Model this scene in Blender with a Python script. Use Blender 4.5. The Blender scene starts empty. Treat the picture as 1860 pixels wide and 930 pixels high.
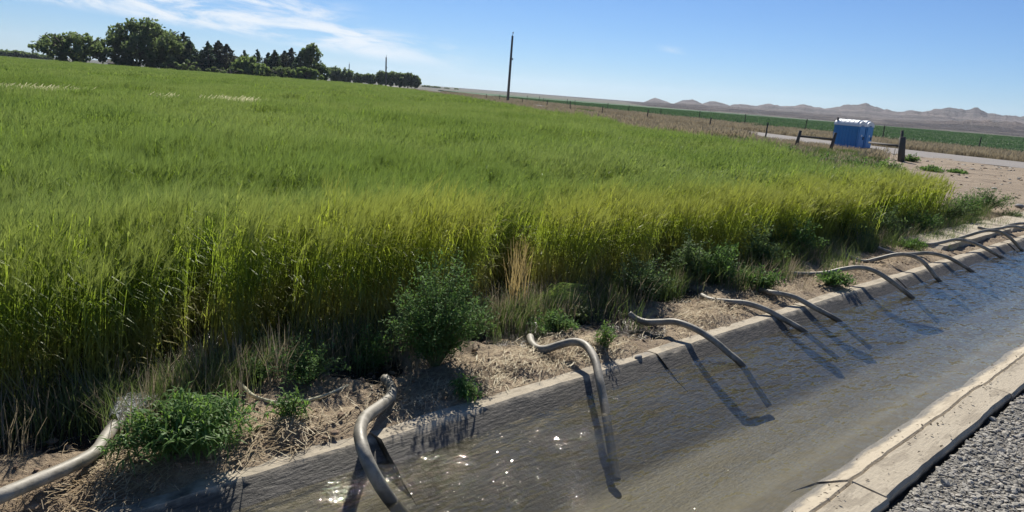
import bpy, math, random
import numpy as np
from mathutils import Vector, Matrix, noise

random.seed(7)
rng = np.random.default_rng(7)
scene = bpy.context.scene
R = math.radians

# ------------------------------------------------------------------ camera
# world: +X runs along the canal, +Y into the field, Z up; bank level is z = 0
H, FPX, YAW, PITCH, ROLL = 1.9, 1353.0, R(45.5), R(12.4), R(4.4)
_f0 = Vector((math.cos(YAW), math.sin(YAW), 0)); _r0 = Vector((math.sin(YAW), -math.cos(YAW), 0)); _z = Vector((0, 0, 1))
FW = _f0 * math.cos(PITCH) - _z * math.sin(PITCH)
_u0 = _f0 * math.sin(PITCH) + _z * math.cos(PITCH)
RT = _r0 * math.cos(ROLL) + _u0 * math.sin(ROLL)
UP = -_r0 * math.sin(ROLL) + _u0 * math.cos(ROLL)
cam_data = bpy.data.cameras.new('camera')
cam = bpy.data.objects.new('camera', cam_data)
scene.collection.objects.link(cam)
cam.matrix_world = Matrix(((RT.x, UP.x, -FW.x, 0), (RT.y, UP.y, -FW.y, 0), (RT.z, UP.z, -FW.z, H), (0, 0, 0, 1)))
cam_data.sensor_width = 36.0
cam_data.lens = 36.0 * FPX / 1860.0
cam_data.clip_start = 0.05
cam_data.clip_end = 20000
scene.camera = cam

# ------------------------------------------------------------------ light
SUN_EL, SUN_AZ = R(41.5), YAW + R(2)            # sun ahead of the camera, shadows fall towards it
SKY_STRENGTH, SUN_STRENGTH, EXPOSURE = 0.057, 4.6, 0.66
world = bpy.data.worlds.new('World'); scene.world = world; world.use_nodes = True
wt = world.node_tree; wt.nodes.clear()
def wn(t, **k):
    n = wt.nodes.new(t)
    for a, b in k.items(): setattr(n, a, b)
    return n
w_out = wn('ShaderNodeOutputWorld'); w_bg = wn('ShaderNodeBackground')
w_bg.inputs['Strength'].default_value = SKY_STRENGTH
sky = wn('ShaderNodeTexSky'); sky.sky_type = 'NISHITA'; sky.sun_disc = False
sky.sun_elevation = SUN_EL; sky.sun_rotation = math.pi / 2 - SUN_AZ
sky.altitude = 1200; sky.air_density = 1.0; sky.dust_density = 0.0; sky.ozone_density = 5.0
def wmath(op, a, b=None, clamp=False):
    n = wn('ShaderNodeMath'); n.operation = op; n.use_clamp = clamp
    for i, v in enumerate((a, b)):
        if v is None: continue
        if isinstance(v, (int, float)): n.inputs[i].default_value = v
        else: wt.links.new(v, n.inputs[i])
    return n.outputs[0]
# clouds: thin streaky layer low over the farm trees (a direction on the sky, not on the screen)
tc = wn('ShaderNodeTexCoord'); rot = wn('ShaderNodeVectorRotate'); rot.rotation_type = 'Z_AXIS'
wt.links.new(tc.outputs['Generated'], rot.inputs['Vector']); rot.inputs['Angle'].default_value = math.pi / 2 - YAW
sep = wn('ShaderNodeSeparateXYZ'); wt.links.new(rot.outputs[0], sep.inputs[0])
ysafe = wmath('MAXIMUM', sep.outputs['Y'], 0.05)
sx = wmath('DIVIDE', sep.outputs['X'], ysafe); sz = wmath('DIVIDE', sep.outputs['Z'], ysafe)
szt = wmath('ADD', sz, wmath('MULTIPLY', sx, 0.09))
comb = wn('ShaderNodeCombineXYZ')
wt.links.new(wmath('MULTIPLY', sx, 9.0), comb.inputs[0]); wt.links.new(wmath('MULTIPLY', szt, 42.0), comb.inputs[1])
nz = wn('ShaderNodeTexNoise'); nz.inputs['Scale'].default_value = 1.0; nz.inputs['Detail'].default_value = 9
nz.inputs['Roughness'].default_value = 0.62; nz.inputs['Distortion'].default_value = 0.5
wt.links.new(comb.outputs[0], nz.inputs['Vector'])
def wramp(val, a, b):
    n = wn('ShaderNodeMapRange'); n.interpolation_type = 'SMOOTHSTEP'
    n.inputs['From Min'].default_value = a; n.inputs['From Max'].default_value = b
    wt.links.new(val, n.inputs['Value']); return n.outputs['Result']
def band(centre, half, soft):
    d = wmath('ABSOLUTE', wmath('SUBTRACT', szt, centre))
    return wramp(d, half + soft, half)
side = wramp(sx, -0.03, -0.22)
b1 = wmath('MULTIPLY', band(0.030, 0.009, 0.016), side)
b2 = wmath('MULTIPLY', band(0.058, 0.002, 0.020), wramp(sx, -0.19, -0.30))
bands = wmath('MAXIMUM', b1, b2)
wisp = wmath('MULTIPLY', wmath('MULTIPLY', band(0.085, 0.0, 0.006), wramp(wmath('ABSOLUTE', wmath('SUBTRACT', sx, 0.19)), 0.03, 0.0)), 0.5)
cl = wmath('MULTIPLY', wramp(nz.outputs['Fac'], 0.38, 0.62), wmath('MAXIMUM', bands, wisp), True)
mixw = wn('ShaderNodeMix'); mixw.data_type = 'RGBA'
wt.links.new(wmath('MULTIPLY', cl, 0.95), mixw.inputs[0])
tint = wn('ShaderNodeMix'); tint.data_type = 'RGBA'; tint.blend_type = 'MULTIPLY'; tint.inputs[0].default_value = 1.0
wt.links.new(sky.outputs[0], tint.inputs[6]); tint.inputs[7].default_value = (.62, .78, 1.0, 1)
wt.links.new(tint.outputs[2], mixw.inputs[6]); mixw.inputs[7].default_value = (9.6, 10.2, 10.8, 1)
wt.links.new(mixw.outputs[2], w_bg.inputs['Color']); wt.links.new(w_bg.outputs[0], w_out.inputs['Surface'])

sun_d = bpy.data.lights.new('sun', 'SUN'); sun_d.energy = SUN_STRENGTH; sun_d.angle = R(0.55); sun_d.color = (1.0, 0.95, 0.86)
sun = bpy.data.objects.new('sun', sun_d); scene.collection.objects.link(sun)
sdir = Vector((math.cos(SUN_EL) * math.cos(SUN_AZ), math.cos(SUN_EL) * math.sin(SUN_AZ), math.sin(SUN_EL)))
sun.rotation_euler = sdir.to_track_quat('Z', 'Y').to_euler()
scene.cycles.max_bounces = 7; scene.cycles.diffuse_bounces = 3; scene.cycles.glossy_bounces = 3; scene.cycles.transmission_bounces = 3; scene.cycles.transparent_max_bounces = 10
vs = scene.view_settings
vs.view_transform = 'Standard'; vs.look = 'None'; vs.exposure = EXPOSURE; vs.gamma = 1.0; vs.use_curve_mapping = False

# ------------------------------------------------------------------ helpers
COL = scene.collection
def at(x, y, z=0.0):                    # the place seen at photo pixel (x, y) at height z
    d = FW * FPX + RT * (x - 930) + UP * (465 - y)
    t = (z - H) / d.z
    return Vector((d.x * t, d.y * t, z))
def bearing(x, y, dist):                # the place at horizontal distance dist seen at pixel (x, y)
    d = FW * FPX + RT * (x - 930) + UP * (465 - y)
    k = dist / math.hypot(d.x, d.y)
    return Vector((d.x * k, d.y * k, H + d.z * k))
def mesh(name, V, F, smooth=False):
    m = bpy.data.meshes.new(name); m.from_pydata([tuple(v) for v in V], [], F)
    if smooth: m.polygons.foreach_set('use_smooth', [True] * len(m.polygons))
    m.update(); return m
def obj(name, data, mat=None, parent=None, loc=None):
    o = bpy.data.objects.new(name, data); COL.objects.link(o)
    if mat is not None and data is not None: data.materials.append(mat)
    if parent is not None: o.parent = parent
    if loc is not None: o.location = loc
    return o
def tag(o, label=None, cat=None, group=None, kind=None):
    if label: o['label'] = label
    if cat: o['category'] = cat
    if group: o['group'] = group
    if kind: o['kind'] = kind
    return o
def empty(name, loc=(0, 0, 0), rz=0.0):
    o = bpy.data.objects.new(name, None); COL.objects.link(o); o.location = loc; o.rotation_euler = (0, 0, rz); return o
def n2(x, y, s=1.0, z=0.0): return noise.noise(Vector((x * s, y * s, z)))
def fbm(x, y, s=1.0, o=4, z=0.0): return noise.fractal(Vector((x * s, y * s, z)), 1.0, 2.0, o)
def sstep(a, b, x):
    t = min(1.0, max(0.0, (x - a) / (b - a))); return t * t * (3 - 2 * t)
def in_poly(x, y, poly):
    inside = False; j = len(poly) - 1
    for i in range(len(poly)):
        xi, yi = poly[i]; xj, yj = poly[j]
        if (yi > y) != (yj > y) and x < (xj - xi) * (y - yi) / (yj - yi) + xi: inside = not inside
        j = i
    return inside

class MB:
    def __init__(s): s.V = []; s.F = []
    def box(s, c, d, rot=None):
        b = len(s.V)
        for z in (-1, 1):
            for y in (-1, 1):
                for x in (-1, 1):
                    v = Vector((x * d[0] / 2, y * d[1] / 2, z * d[2] / 2))
                    if rot: v = rot @ v
                    s.V.append(v + Vector(c))
        for f in ((0, 2, 3, 1), (4, 5, 7, 6), (0, 1, 5, 4), (2, 6, 7, 3), (0, 4, 6, 2), (1, 3, 7, 5)): s.F.append([b + i for i in f])
    def tube(s, pts, rads, n=8, cap=True):
        pts = [Vector(p) for p in pts]; b = len(s.V)
        if not hasattr(rads, '__len__'): rads = [rads] * len(pts)
        side_ = None
        for i, p in enumerate(pts):
            t = (pts[min(i + 1, len(pts) - 1)] - pts[max(i - 1, 0)]).normalized()
            if side_ is None: side_ = t.cross(Vector((0, 0, 1)) if abs(t.z) < .9 else Vector((1, 0, 0))).normalized()
            else: side_ = (side_ - t * side_.dot(t)).normalized()
            up_ = t.cross(side_)
            for k in range(n):
                a = 2 * math.pi * k / n
                s.V.append(p + (side_ * math.cos(a) + up_ * math.sin(a)) * rads[i])
        for i in range(len(pts) - 1):
            for k in range(n):
                k2 = (k + 1) % n
                s.F.append([b + i * n + k, b + i * n + k2, b + (i + 1) * n + k2, b + (i + 1) * n + k])
        if cap:
            s.F.append([b + k for k in range(n)][::-1]); s.F.append([b + (len(pts) - 1) * n + k for k in range(n)])
    def strip(s, pts, widths, side_):
        b = len(s.V); n = len(pts)
        for p, w in zip(pts, widths):
            s.V.append(p - side_ * (w / 2)); s.V.append(p + side_ * (w / 2))
        for i in range(n - 1): s.F.append([b + 2 * i, b + 2 * i + 1, b + 2 * i + 3, b + 2 * i + 2])
    def tri(s, a, b_, c):
        b = len(s.V); s.V += [a, b_, c]; s.F.append([b, b + 1, b + 2])
    def quad(s, a, b_, c, d):
        b = len(s.V); s.V += [a, b_, c, d]; s.F.append([b, b + 1, b + 2, b + 3])
    def build(s, name, mat=None, parent=None, smooth=False, loc=None): return obj(name, mesh(name, s.V, s.F, smooth), mat, parent, loc)

def catmull(P, seg=8):
    P = [Vector(p) for p in P]; Q = [P[0] * 2 - P[1]] + P + [P[-1] * 2 - P[-2]]; out = []
    for i in range(1, len(Q) - 2):
        p0, p1, p2, p3 = Q[i - 1:i + 3]
        for k in range(seg):
            t = k / seg
            out.append(0.5 * ((2 * p1) + (p2 - p0) * t + (2 * p0 - 5 * p1 + 4 * p2 - p3) * t * t + (3 * p1 - p0 - 3 * p2 + p3) * t ** 3))
    out.append(P[-1]); return out

def grid(name, x0, x1, y0, y1, dx, dy, zf, mat, attrs=None):
    nx = max(1, int(round((x1 - x0) / dx))); ny = max(1, int(round((y1 - y0) / dy)))
    V = [(x0 + (x1 - x0) * i / nx, y0 + (y1 - y0) * j / ny) for j in range(ny + 1) for i in range(nx + 1)]
    V = [(x, y, zf(x, y)) for x, y in V]
    F = [(j * (nx + 1) + i, j * (nx + 1) + i + 1, (j + 1) * (nx + 1) + i + 1, (j + 1) * (nx + 1) + i) for j in range(ny) for i in range(nx)]
    m = mesh(name, V, F, True)
    for an, fn in (attrs or {}).items():
        a = m.attributes.new(an, 'FLOAT', 'POINT'); a.data.foreach_set('value', [fn(v[0], v[1]) for v in V])
    return obj(name, m, mat)

# ------------------------------------------------------------------ materials
class Mat:
    def __init__(s, name):
        s.m = bpy.data.materials.new(name); s.m.use_nodes = True; s.t = s.m.node_tree; s.t.nodes.clear()
        s.out = s.t.nodes.new('ShaderNodeOutputMaterial')
    def n(s, t, **k):
        nd = s.t.nodes.new(t)
        for a, b in k.items(): setattr(nd, a, b)
        return nd
    def set(s, sock, v):
        if hasattr(v, 'is_linked') or isinstance(v, bpy.types.NodeSocket): s.t.links.new(v, sock)
        elif isinstance(v, (tuple, list)) and len(v) == 3 and sock.type == 'RGBA': sock.default_value = (*v, 1)
        else: sock.default_value = v
    def pos(s): return s.n('ShaderNodeNewGeometry').outputs['Position']
    def objco(s): return s.n('ShaderNodeTexCoord').outputs['Object']
    def mapv(s, v, scale=(1, 1, 1), rot=(0, 0, 0)):
        m = s.n('ShaderNodeMapping'); s.t.links.new(v, m.inputs[0]); m.inputs['Scale'].default_value = scale; m.inputs['Rotation'].default_value = rot; return m.outputs[0]
    def noise(s, v, scale, detail=4, rough=.55, dist=0.0):
        nd = s.n('ShaderNodeTexNoise'); s.t.links.new(v, nd.inputs['Vector'])
        for k, x in (('Scale', scale), ('Detail', detail), ('Roughness', rough), ('Distortion', dist)): nd.inputs[k].default_value = x
        return nd.outputs['Fac']
    def voro(s, v, scale, feature='F1'):
        nd = s.n('ShaderNodeTexVoronoi', feature=feature); s.t.links.new(v, nd.inputs['Vector']); nd.inputs['Scale'].default_value = scale; return nd
    def ramp(s, v, a, b, c=0.0, d=1.0):
        nd = s.n('ShaderNodeMapRange', interpolation_type='SMOOTHSTEP'); s.t.links.new(v, nd.inputs['Value'])
        for k, x in zip(('From Min', 'From Max', 'To Min', 'To Max'), (a, b, c, d)): nd.inputs[k].default_value = x
        return nd.outputs['Result']
    def mix(s, f, a, b, mode='MIX'):
        nd = s.n('ShaderNodeMix', data_type='RGBA', blend_type=mode); s.set(nd.inputs[0], f); s.set(nd.inputs[6], a); s.set(nd.inputs[7], b); return nd.outputs[2]
    def math(s, op, a, b=0.0):
        nd = s.n('ShaderNodeMath', operation=op); s.set(nd.inputs[0], a); s.set(nd.inputs[1], b); return nd.outputs[0]
    def sepz(s, v, i=2):
        nd = s.n('ShaderNodeSeparateXYZ'); s.t.links.new(v, nd.inputs[0]); return nd.outputs[i]
    def bump(s, h, strength=.5, dist=.02):
        nd = s.n('ShaderNodeBump'); nd.inputs['Strength'].default_value = strength; nd.inputs['Distance'].default_value = dist; s.t.links.new(h, nd.inputs['Height']); return nd.outputs[0]
    def pbr(s, col, rough=.8, metal=0.0, normal=None, spec=.5):
        b = s.n('ShaderNodeBsdfPrincipled'); s.set(b.inputs['Base Color'], col); s.set(b.inputs['Roughness'], rough); s.set(b.inputs['Metallic'], metal)
        b.inputs['Specular IOR Level'].default_value = spec
        if normal is not None: s.t.links.new(normal, b.inputs['Normal'])
        s.t.links.new(b.outputs[0], s.out.inputs['Surface']); return s.m
    def leaf(s, col, trans, amount=.45, gloss=.06, rough=.45):
        d = s.n('ShaderNodeBsdfDiffuse'); t = s.n('ShaderNodeBsdfTranslucent'); g = s.n('ShaderNodeBsdfGlossy')
        s.set(d.inputs['Color'], col); s.set(t.inputs['Color'], trans); s.set(g.inputs['Color'], (.9, .95, .85)); g.inputs['Roughness'].default_value = rough
        m1 = s.n('ShaderNodeMixShader'); m1.inputs[0].default_value = amount; s.t.links.new(d.outputs[0], m1.inputs[1]); s.t.links.new(t.outputs[0], m1.inputs[2])
        m2 = s.n('ShaderNodeMixShader'); m2.inputs[0].default_value = gloss; s.t.links.new(m1.outputs[0], m2.inputs[1]); s.t.links.new(g.outputs[0], m2.inputs[2])
        s.t.links.new(m2.outputs[0], s.out.inputs['Surface']); return s.m

def mat_barley():
    m = Mat('barley'); p = m.pos(); x = m.sepz(p, 0); y = m.sepz(p, 1); z = m.sepz(p, 2)
    big = m.noise(m.mapv(p, (1, 1, 0)), .16, 3); mid = m.noise(m.mapv(p, (1, 1, 0)), 1.1, 3); fine = m.noise(p, 28, 2)
    front = m.math('MULTIPLY', m.ramp(m.math('ADD', y, m.math('MULTIPLY', mid, 1.2)), 6.9, 5.2), m.ramp(x, 1.2, 4.0, .35, 1))       # drier plants at the field's edge
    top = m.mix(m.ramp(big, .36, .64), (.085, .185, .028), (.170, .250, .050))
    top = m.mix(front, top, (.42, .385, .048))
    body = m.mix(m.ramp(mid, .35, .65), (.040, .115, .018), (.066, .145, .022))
    body = m.mix(m.math('MULTIPLY', front, .55), body, (.22, .215, .035))  # edge plants drier, their body also painted lighter to offset shade at the foot
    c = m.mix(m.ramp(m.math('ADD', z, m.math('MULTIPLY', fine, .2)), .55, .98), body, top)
    straw = m.mix(fine, (.38, .27, .09), (.70, .54, .22))
    low = m.math('MULTIPLY', m.ramp(m.math('ADD', z, m.math('MULTIPLY', fine, .35)), .78, .32), m.math('MULTIPLY', m.ramp(front, 0, 1, .45, 1), m.ramp(x, 10, 5, .35, 1)))
    c = m.mix(low, c, straw)
    c = m.mix(m.ramp(fine, .66, .76, 0, .6), c, (.42, .40, .16))
    return m.leaf(c, m.mix(.5, c, (.44, .60, .05)), .6, .02)
def mat_simple_leaf(name, a, b, t, amount=.4, scale=9.0, gloss=.02):
    m = Mat(name); p = m.pos(); c = m.mix(m.ramp(m.noise(p, scale, 3), .35, .65), a, b)
    return m.leaf(c, t, amount, gloss)
M_BARLEY = mat_barley()
def mat_awn():
    m = Mat('barley_awns'); p = m.pos(); x = m.sepz(p, 0); y = m.sepz(p, 1); big = m.noise(m.mapv(p, (1, 1, 0)), .2, 3); mid = m.noise(m.mapv(p, (1, 1, 0)), 1.0, 3)
    front = m.math('MULTIPLY', m.ramp(m.math('ADD', y, m.math('MULTIPLY', mid, 1.2)), 6.9, 5.2), m.ramp(x, 1.2, 4.0, .35, 1))
    c = m.mix(m.ramp(big, .38, .62), (.125, .228, .058), (.235, .315, .105)); c = m.mix(front, c, (.37, .375, .072)); return m.leaf(c, m.mix(.5, c, (.3, .36, .06)), .5, .04)
M_AWN = mat_awn()
M_PALE = mat_simple_leaf('pale_straw', (.62, .58, .40), (.80, .78, .60), (.65, .6, .4), .35, 6)
M_RUST = mat_simple_leaf('rusty_straw', (.34, .23, .10), (.56, .46, .24), (.45, .34, .14), .35, 14)
M_KOCHIA = mat_simple_leaf('kochia_leaf', (.075, .145, .048), (.125, .21, .072), (.16, .28, .06), .38, 11, .006)
M_KOCHIA2 = mat_simple_leaf('grey_green_leaf', (.075, .125, .058), (.12, .175, .078), (.16, .24, .07), .35, 6, .006)
M_BROAD = mat_simple_leaf('broad_leaf', (.085, .16, .052), (.14, .23, .075), (.2, .34, .06), .45, 13, .012)
M_WSTEM = mat_simple_leaf('weed_stem', (.10, .13, .05), (.17, .16, .07), (.1, .12, .04), .15)
M_DRYGRASS = mat_simple_leaf('dry_grass', (.23, .19, .135), (.35, .30, .215), (.31, .26, .17), .4, .8)
M_GREENGRASS = mat_simple_leaf('verge_grass', (.085, .125, .050), (.16, .18, .08), (.14, .2, .05), .4, 1.2)
M_CROP = mat_simple_leaf('crop_leaf', (.062, .125, .066), (.082, .145, .078), (.10, .18, .07), .35, .05)
M_STRAW = mat_simple_leaf('straw_litter', (.30, .22, .13), (.52, .42, .28), (.4, .3, .2), .15, 5)

def mat_tree(name, a, b, t=(.05, .09, .03)):
    m = Mat(name); p = m.pos(); c = m.mix(m.ramp(m.noise(p, .5, 4), .35, .65), a, b); return m.leaf(c, t, .45, .02)
M_TREE = mat_tree('tree_leaves', (.075, .110, .052), (.140, .180, .085), (.20, .27, .09))
M_TREE_LIGHT = mat_tree('light_tree_leaves', (.11, .165, .062), (.17, .225, .09), (.24, .33, .09))
M_CONIFER = mat_tree('conifer_needles', (.042, .074, .048), (.076, .112, .070), (.09, .14, .07))
M_DARKCON = mat_tree('dark_conifer_needles', (.055, .060, .048), (.098, .098, .074), (.10, .11, .07))
def mat_bark():
    m = Mat('bark'); p = m.objco(); c = m.mix(m.noise(m.mapv(p, (1, 1, .2)), 6, 5), (.06, .045, .035), (.16, .13, .10)); return m.pbr(c, .9)
M_BARK = mat_bark()
def mat_wood(name, a, b, s=14):
    m = Mat(name); p = m.objco(); f = m.noise(m.mapv(p, (1, 1, .08)), s, 6, .65); c = m.mix(f, a, b); return m.pbr(c, .88, 0, m.bump(f, .4, .01))
M_WOOD = mat_wood('weathered_wood', (.045, .040, .034), (.135, .12, .10))
M_POLE = mat_wood('pole_wood', (.06, .055, .05), (.14, .13, .12), 8)

def mat_dirt():
    m = Mat('bank_dirt'); p = m.pos()
    w = m.n('ShaderNodeAttribute', attribute_name='wet').outputs['Fac']; g = m.n('ShaderNodeAttribute', attribute_name='litter').outputs['Fac']
    n1 = m.noise(p, 2.2, 5, .6); n2_ = m.noise(p, 22, 6, .7); n3 = m.noise(p, 120, 3, .6)
    c = m.mix(n1, (.27, .20, .125), (.41, .32, .21)); c = m.mix(m.ramp(n2_, .42, .62), m.mix(.5, c, (.14, .09, .055)), c)
    c = m.mix(m.ramp(n3, .45, .7, 0, .6), c, (.44, .36, .26))
    c = m.mix(m.math('MULTIPLY', g, .5), c, (.17, .12, .075))
    wetf = m.ramp(m.math('ADD', w, m.math('MULTIPLY', m.math('SUBTRACT', n2_, .5), .8)), .35, .62)
    c = m.mix(wetf, c, (.050, .036, .024))
    h = m.math('ADD', n2_, m.math('MULTIPLY', n3, .4))
    return m.pbr(c, m.ramp(wetf, 0, 1, .95, .24), 0, m.bump(h, .9, .035))
M_DIRT = mat_dirt()

def mat_ground():
    m = Mat('dry_ground'); p = m.pos(); n1 = m.noise(p, .03, 5, .6); n2_ = m.noise(p, .5, 5, .65); n3 = m.noise(p, 6, 4)
    c = m.mix(n1, (.070, .074, .055), (.098, .098, .076)); c = m.mix(m.ramp(n2_, .5, .7, 0, .5), c, (.055, .074, .042))
    c = m.mix(m.ramp(n3, .4, .7, 0, .4), c, (.15, .135, .105)); return m.pbr(c, .95, 0, m.bump(n3, .5, .05), .2)
M_GROUND = mat_ground()
def mat_clearing():
    m = Mat('packed_dirt'); p = m.pos(); n1 = m.noise(p, .35, 5, .65); n2_ = m.noise(m.mapv(p, (1, .35, 1), (0, 0, .5)), 1.6, 5, .7); n3 = m.noise(p, 14, 5, .7)
    c = m.mix(n1, (.215, .165, .115), (.33, .265, .19)); c = m.mix(m.ramp(n2_, .50, .64, 0, .75), c, (.13, .10, .07))
    c = m.mix(m.ramp(n3, .55, .75, 0, .5), c, (.30, .285, .26)); return m.pbr(c, .95, 0, m.bump(n3, .8, .06), .2)
M_CLEAR = mat_clearing()
def mat_road():
    m = Mat('road_gravel'); p = m.pos(); n1 = m.noise(p, .4, 4); n3 = m.noise(p, 18, 5, .7); c = m.mix(n1, (.19, .175, .16), (.26, .24, .225)); c = m.mix(m.ramp(n3, .5, .75, 0, .5), c, (.33, .31, .29))
    return m.pbr(c, .95, 0, m.bump(n3, .5, .03), .2)
M_ROAD = mat_road()
def mat_gravelbed():
    m = Mat('gravel_bed'); p = m.pos(); v = m.voro(p, 42); n = m.noise(p, 6, 4)
    c = m.mix(v.outputs['Color'], (.10, .095, .085), (.21, .20, .18)); c = m.mix(m.ramp(n, .4, .6, 0, .6), c, (.16, .14, .11))
    return m.pbr(c, .9, 0, m.bump(m.math('MULTIPLY', v.outputs['Distance'], -1), .8, .03), .3)
M_GBED = mat_gravelbed()
def mat_pebble():
    m = Mat('pebble'); p = m.pos(); v = m.voro(p, 28); n = m.noise(p, 70, 3)
    sepc = m.n('ShaderNodeSeparateColor'); m.t.links.new(v.outputs['Color'], sepc.inputs[0]); r = sepc.outputs[0]
    c = m.mix(r, (.19, .178, .15), (.45, .42, .36)); c = m.mix(m.ramp(sepc.outputs[1], .75, .9), c, (.40, .365, .31)); c = m.mix(m.math('MULTIPLY', n, .3), c, (.14, .13, .11))
    return m.pbr(c, .8, 0, None, .35)
M_PEBBLE = mat_pebble()
def mat_concrete(name, level):
    m = Mat(name); p = m.pos(); z = m.sepz(p, 2)
    n1 = m.noise(p, 3, 5, .6); n2_ = m.noise(p, 30, 5, .7); n3 = m.noise(m.mapv(p, (2.2, 14, 14)), 5, 5, .65); st = m.noise(m.mapv(p, (.8, 3, 3)), 3.1, 4, .6)
    c = m.mix(n1, (.33, .28, .205), (.47, .41, .31)); c = m.mix(m.ramp(n2_, .5, .72, 0, .65), c, (.26, .22, .165))
    c = m.mix(m.ramp(st, .52, .60, 0, .45), c, (.20, .165, .12))
    sp = m.voro(p, 19); c = m.mix(m.ramp(sp.outputs['Distance'], .16, .08, 0, .6), c, (.10, .085, .06))
    edge = m.math('ADD', z, m.math('MULTIPLY', m.math('SUBTRACT', m.noise(p, 9, 4), .5), .07))
    wet = m.ramp(edge, level + .055, level + .025)
    wc = m.mix(m.ramp(n3, .38, .62), (.045, .040, .032), (.105, .092, .074)); wc = m.mix(m.ramp(n1, .4, .65, 0, .5), wc, (.075, .066, .046))
    flo = m.ramp(m.math('ADD', z, m.math('MULTIPLY', m.math('SUBTRACT', n1, .5), .12)), -.33, -.43); wc = m.mix(m.math('MULTIPLY', flo, .8), wc, m.mix(m.ramp(n2_, .35, .65), (.050, .043, .028), (.084, .073, .049)))
    c = m.mix(wet, c, wc)
    return m.pbr(c, m.ramp(wet, 0, 1, .9, .62), 0, m.bump(m.math('ADD', n3, n2_), .4, .014), .4)
ZW = -0.085
M_CONC_L = mat_concrete('canal_concrete', ZW + .036)
M_CONC_R = mat_concrete('canal_concrete_low_wet', ZW - .01)  # same concrete, with the wet line set lower
def mat_water():
    m = Mat('canal_water'); p = m.pos()
    v1 = m.mapv(p, (1.0, 2.3, 1), (0, 0, R(-28))); a = m.noise(v1, 3.0, 1, .4, .4); b = m.noise(m.mapv(p, (1.5, 2.6, 1), (0, 0, R(25))), 7.5, 1, .4, .3); c = m.noise(p, 30, 0, .5)
    h = m.math('ADD', m.math('ADD', a, m.math('MULTIPLY', b, .34)), m.math('MULTIPLY', c, .085)); nrm = m.bump(h, 1.0, .044)
    fr = m.n('ShaderNodeLayerWeight'); fr.inputs['Blend'].default_value = .5; m.t.links.new(m.bump(h, .5, .019), fr.inputs['Normal'])
    fac = m.math('ADD', m.math('MULTIPLY', m.math('POWER', fr.outputs['Facing'], 5.0), .97), .028)
    tr = m.n('ShaderNodeBsdfTransparent'); tr.inputs['Color'].default_value = (.90, .88, .78, 1)
    df = m.n('ShaderNodeBsdfDiffuse'); df.inputs['Color'].default_value = (.20, .185, .135, 1)
    gl = m.n('ShaderNodeBsdfGlossy'); gl.inputs['Roughness'].default_value = .01; gl.inputs['Color'].default_value = (1, .94, .84, 1); m.t.links.new(nrm, gl.inputs['Normal'])
    m1 = m.n('ShaderNodeMixShader'); m1.inputs[0].default_value = .07; m.t.links.new(tr.outputs[0], m1.inputs[1]); m.t.links.new(df.outputs[0], m1.inputs[2])
    m2 = m.n('ShaderNodeMixShader'); m.t.links.new(fac, m2.inputs[0]); m.t.links.new(m1.outputs[0], m2.inputs[1]); m.t.links.new(gl.outputs[0], m2.inputs[2])
    m.t.links.new(m2.outputs[0], m.out.inputs['Surface']); return m.m
M_WATER = mat_water()
def mat_puddle():
    m = Mat('runoff_water'); p = m.pos(); nrm = m.bump(m.noise(p, 38, 4, .6, .5), 1.0, .04)
    fr = m.n('ShaderNodeLayerWeight'); fr.inputs['Blend'].default_value = .5; m.t.links.new(nrm, fr.inputs['Normal'])
    tr = m.n('ShaderNodeBsdfTransparent'); tr.inputs['Color'].default_value = (.8, .8, .75, 1)
    gl = m.n('ShaderNodeBsdfGlossy'); gl.inputs['Roughness'].default_value = .08; m.t.links.new(nrm, gl.inputs['Normal'])
    m2 = m.n('ShaderNodeMixShader'); m.t.links.new(m.math('ADD', m.math('POWER', fr.outputs['Facing'], 5.0), .04), m2.inputs[0]); m.t.links.new(tr.outputs[0], m2.inputs[1]); m.t.links.new(gl.outputs[0], m2.inputs[2])
    m.t.links.new(m2.outputs[0], m.out.inputs['Surface']); return m.m
M_PUDDLE = mat_puddle()
def mat_jet():
    m = Mat('running_water'); p = m.pos(); n = m.noise(m.mapv(p, (1, 1, 1)), 60, 4, .7); nrm = m.bump(n, 1, .03)
    tr = m.n('ShaderNodeBsdfTransparent'); tr.inputs['Color'].default_value = (.85, .88, .86, 1)
    b = m.n('ShaderNodeBsdfPrincipled'); b.inputs['Base Color'].default_value = (.8, .82, .80, 1); b.inputs['Roughness'].default_value = .12; m.t.links.new(nrm, b.inputs['Normal'])
    mx = m.n('ShaderNodeMixShader'); m.t.links.new(m.ramp(n, .42, .62, .15, .75), mx.inputs[0]); m.t.links.new(tr.outputs[0], mx.inputs[1]); m.t.links.new(b.outputs[0], mx.inputs[2])
    m.t.links.new(mx.outputs[0], m.out.inputs['Surface']); return m.m
M_JET = mat_jet()
def mat_tube():
    m = Mat('weathered_aluminium'); p = m.pos(); n1 = m.noise(p, 7, 5, .65); n2_ = m.noise(p, 55, 4, .6)
    c = m.mix(m.ramp(n1, .35, .65), (.16, .145, .11), (.31, .285, .235)); c = m.mix(m.ramp(n2_, .56, .72, 0, .6), c, (.13, .11, .08))
    wl = m.ramp(m.math('ADD', m.sepz(p, 2), m.math('MULTIPLY', m.math('SUBTRACT', n1, .5), .1)), -.02, -.06); c = m.mix(m.math('MULTIPLY', wl, .7), c, (.055, .05, .04))
    return m.pbr(c, m.ramp(n1, .3, .7, .5, .7), .1, m.bump(n2_, .15, .01))
M_TUBE = mat_tube()
def mat_flat(name, c, rough=.5, var=.15, sc=3):
    m = Mat(name); n = m.noise(m.objco(), sc, 5, .6); return m.pbr(m.mix(m.math('MULTIPLY', n, var * 2), c, tuple(x * .6 for x in c)), rough)
M_BLUE = mat_flat('blue_plastic', (.045, .24, .52), .5)
M_BLUE2 = mat_flat('blue_door_plastic', (.08, .29, .58), .45)
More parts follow.
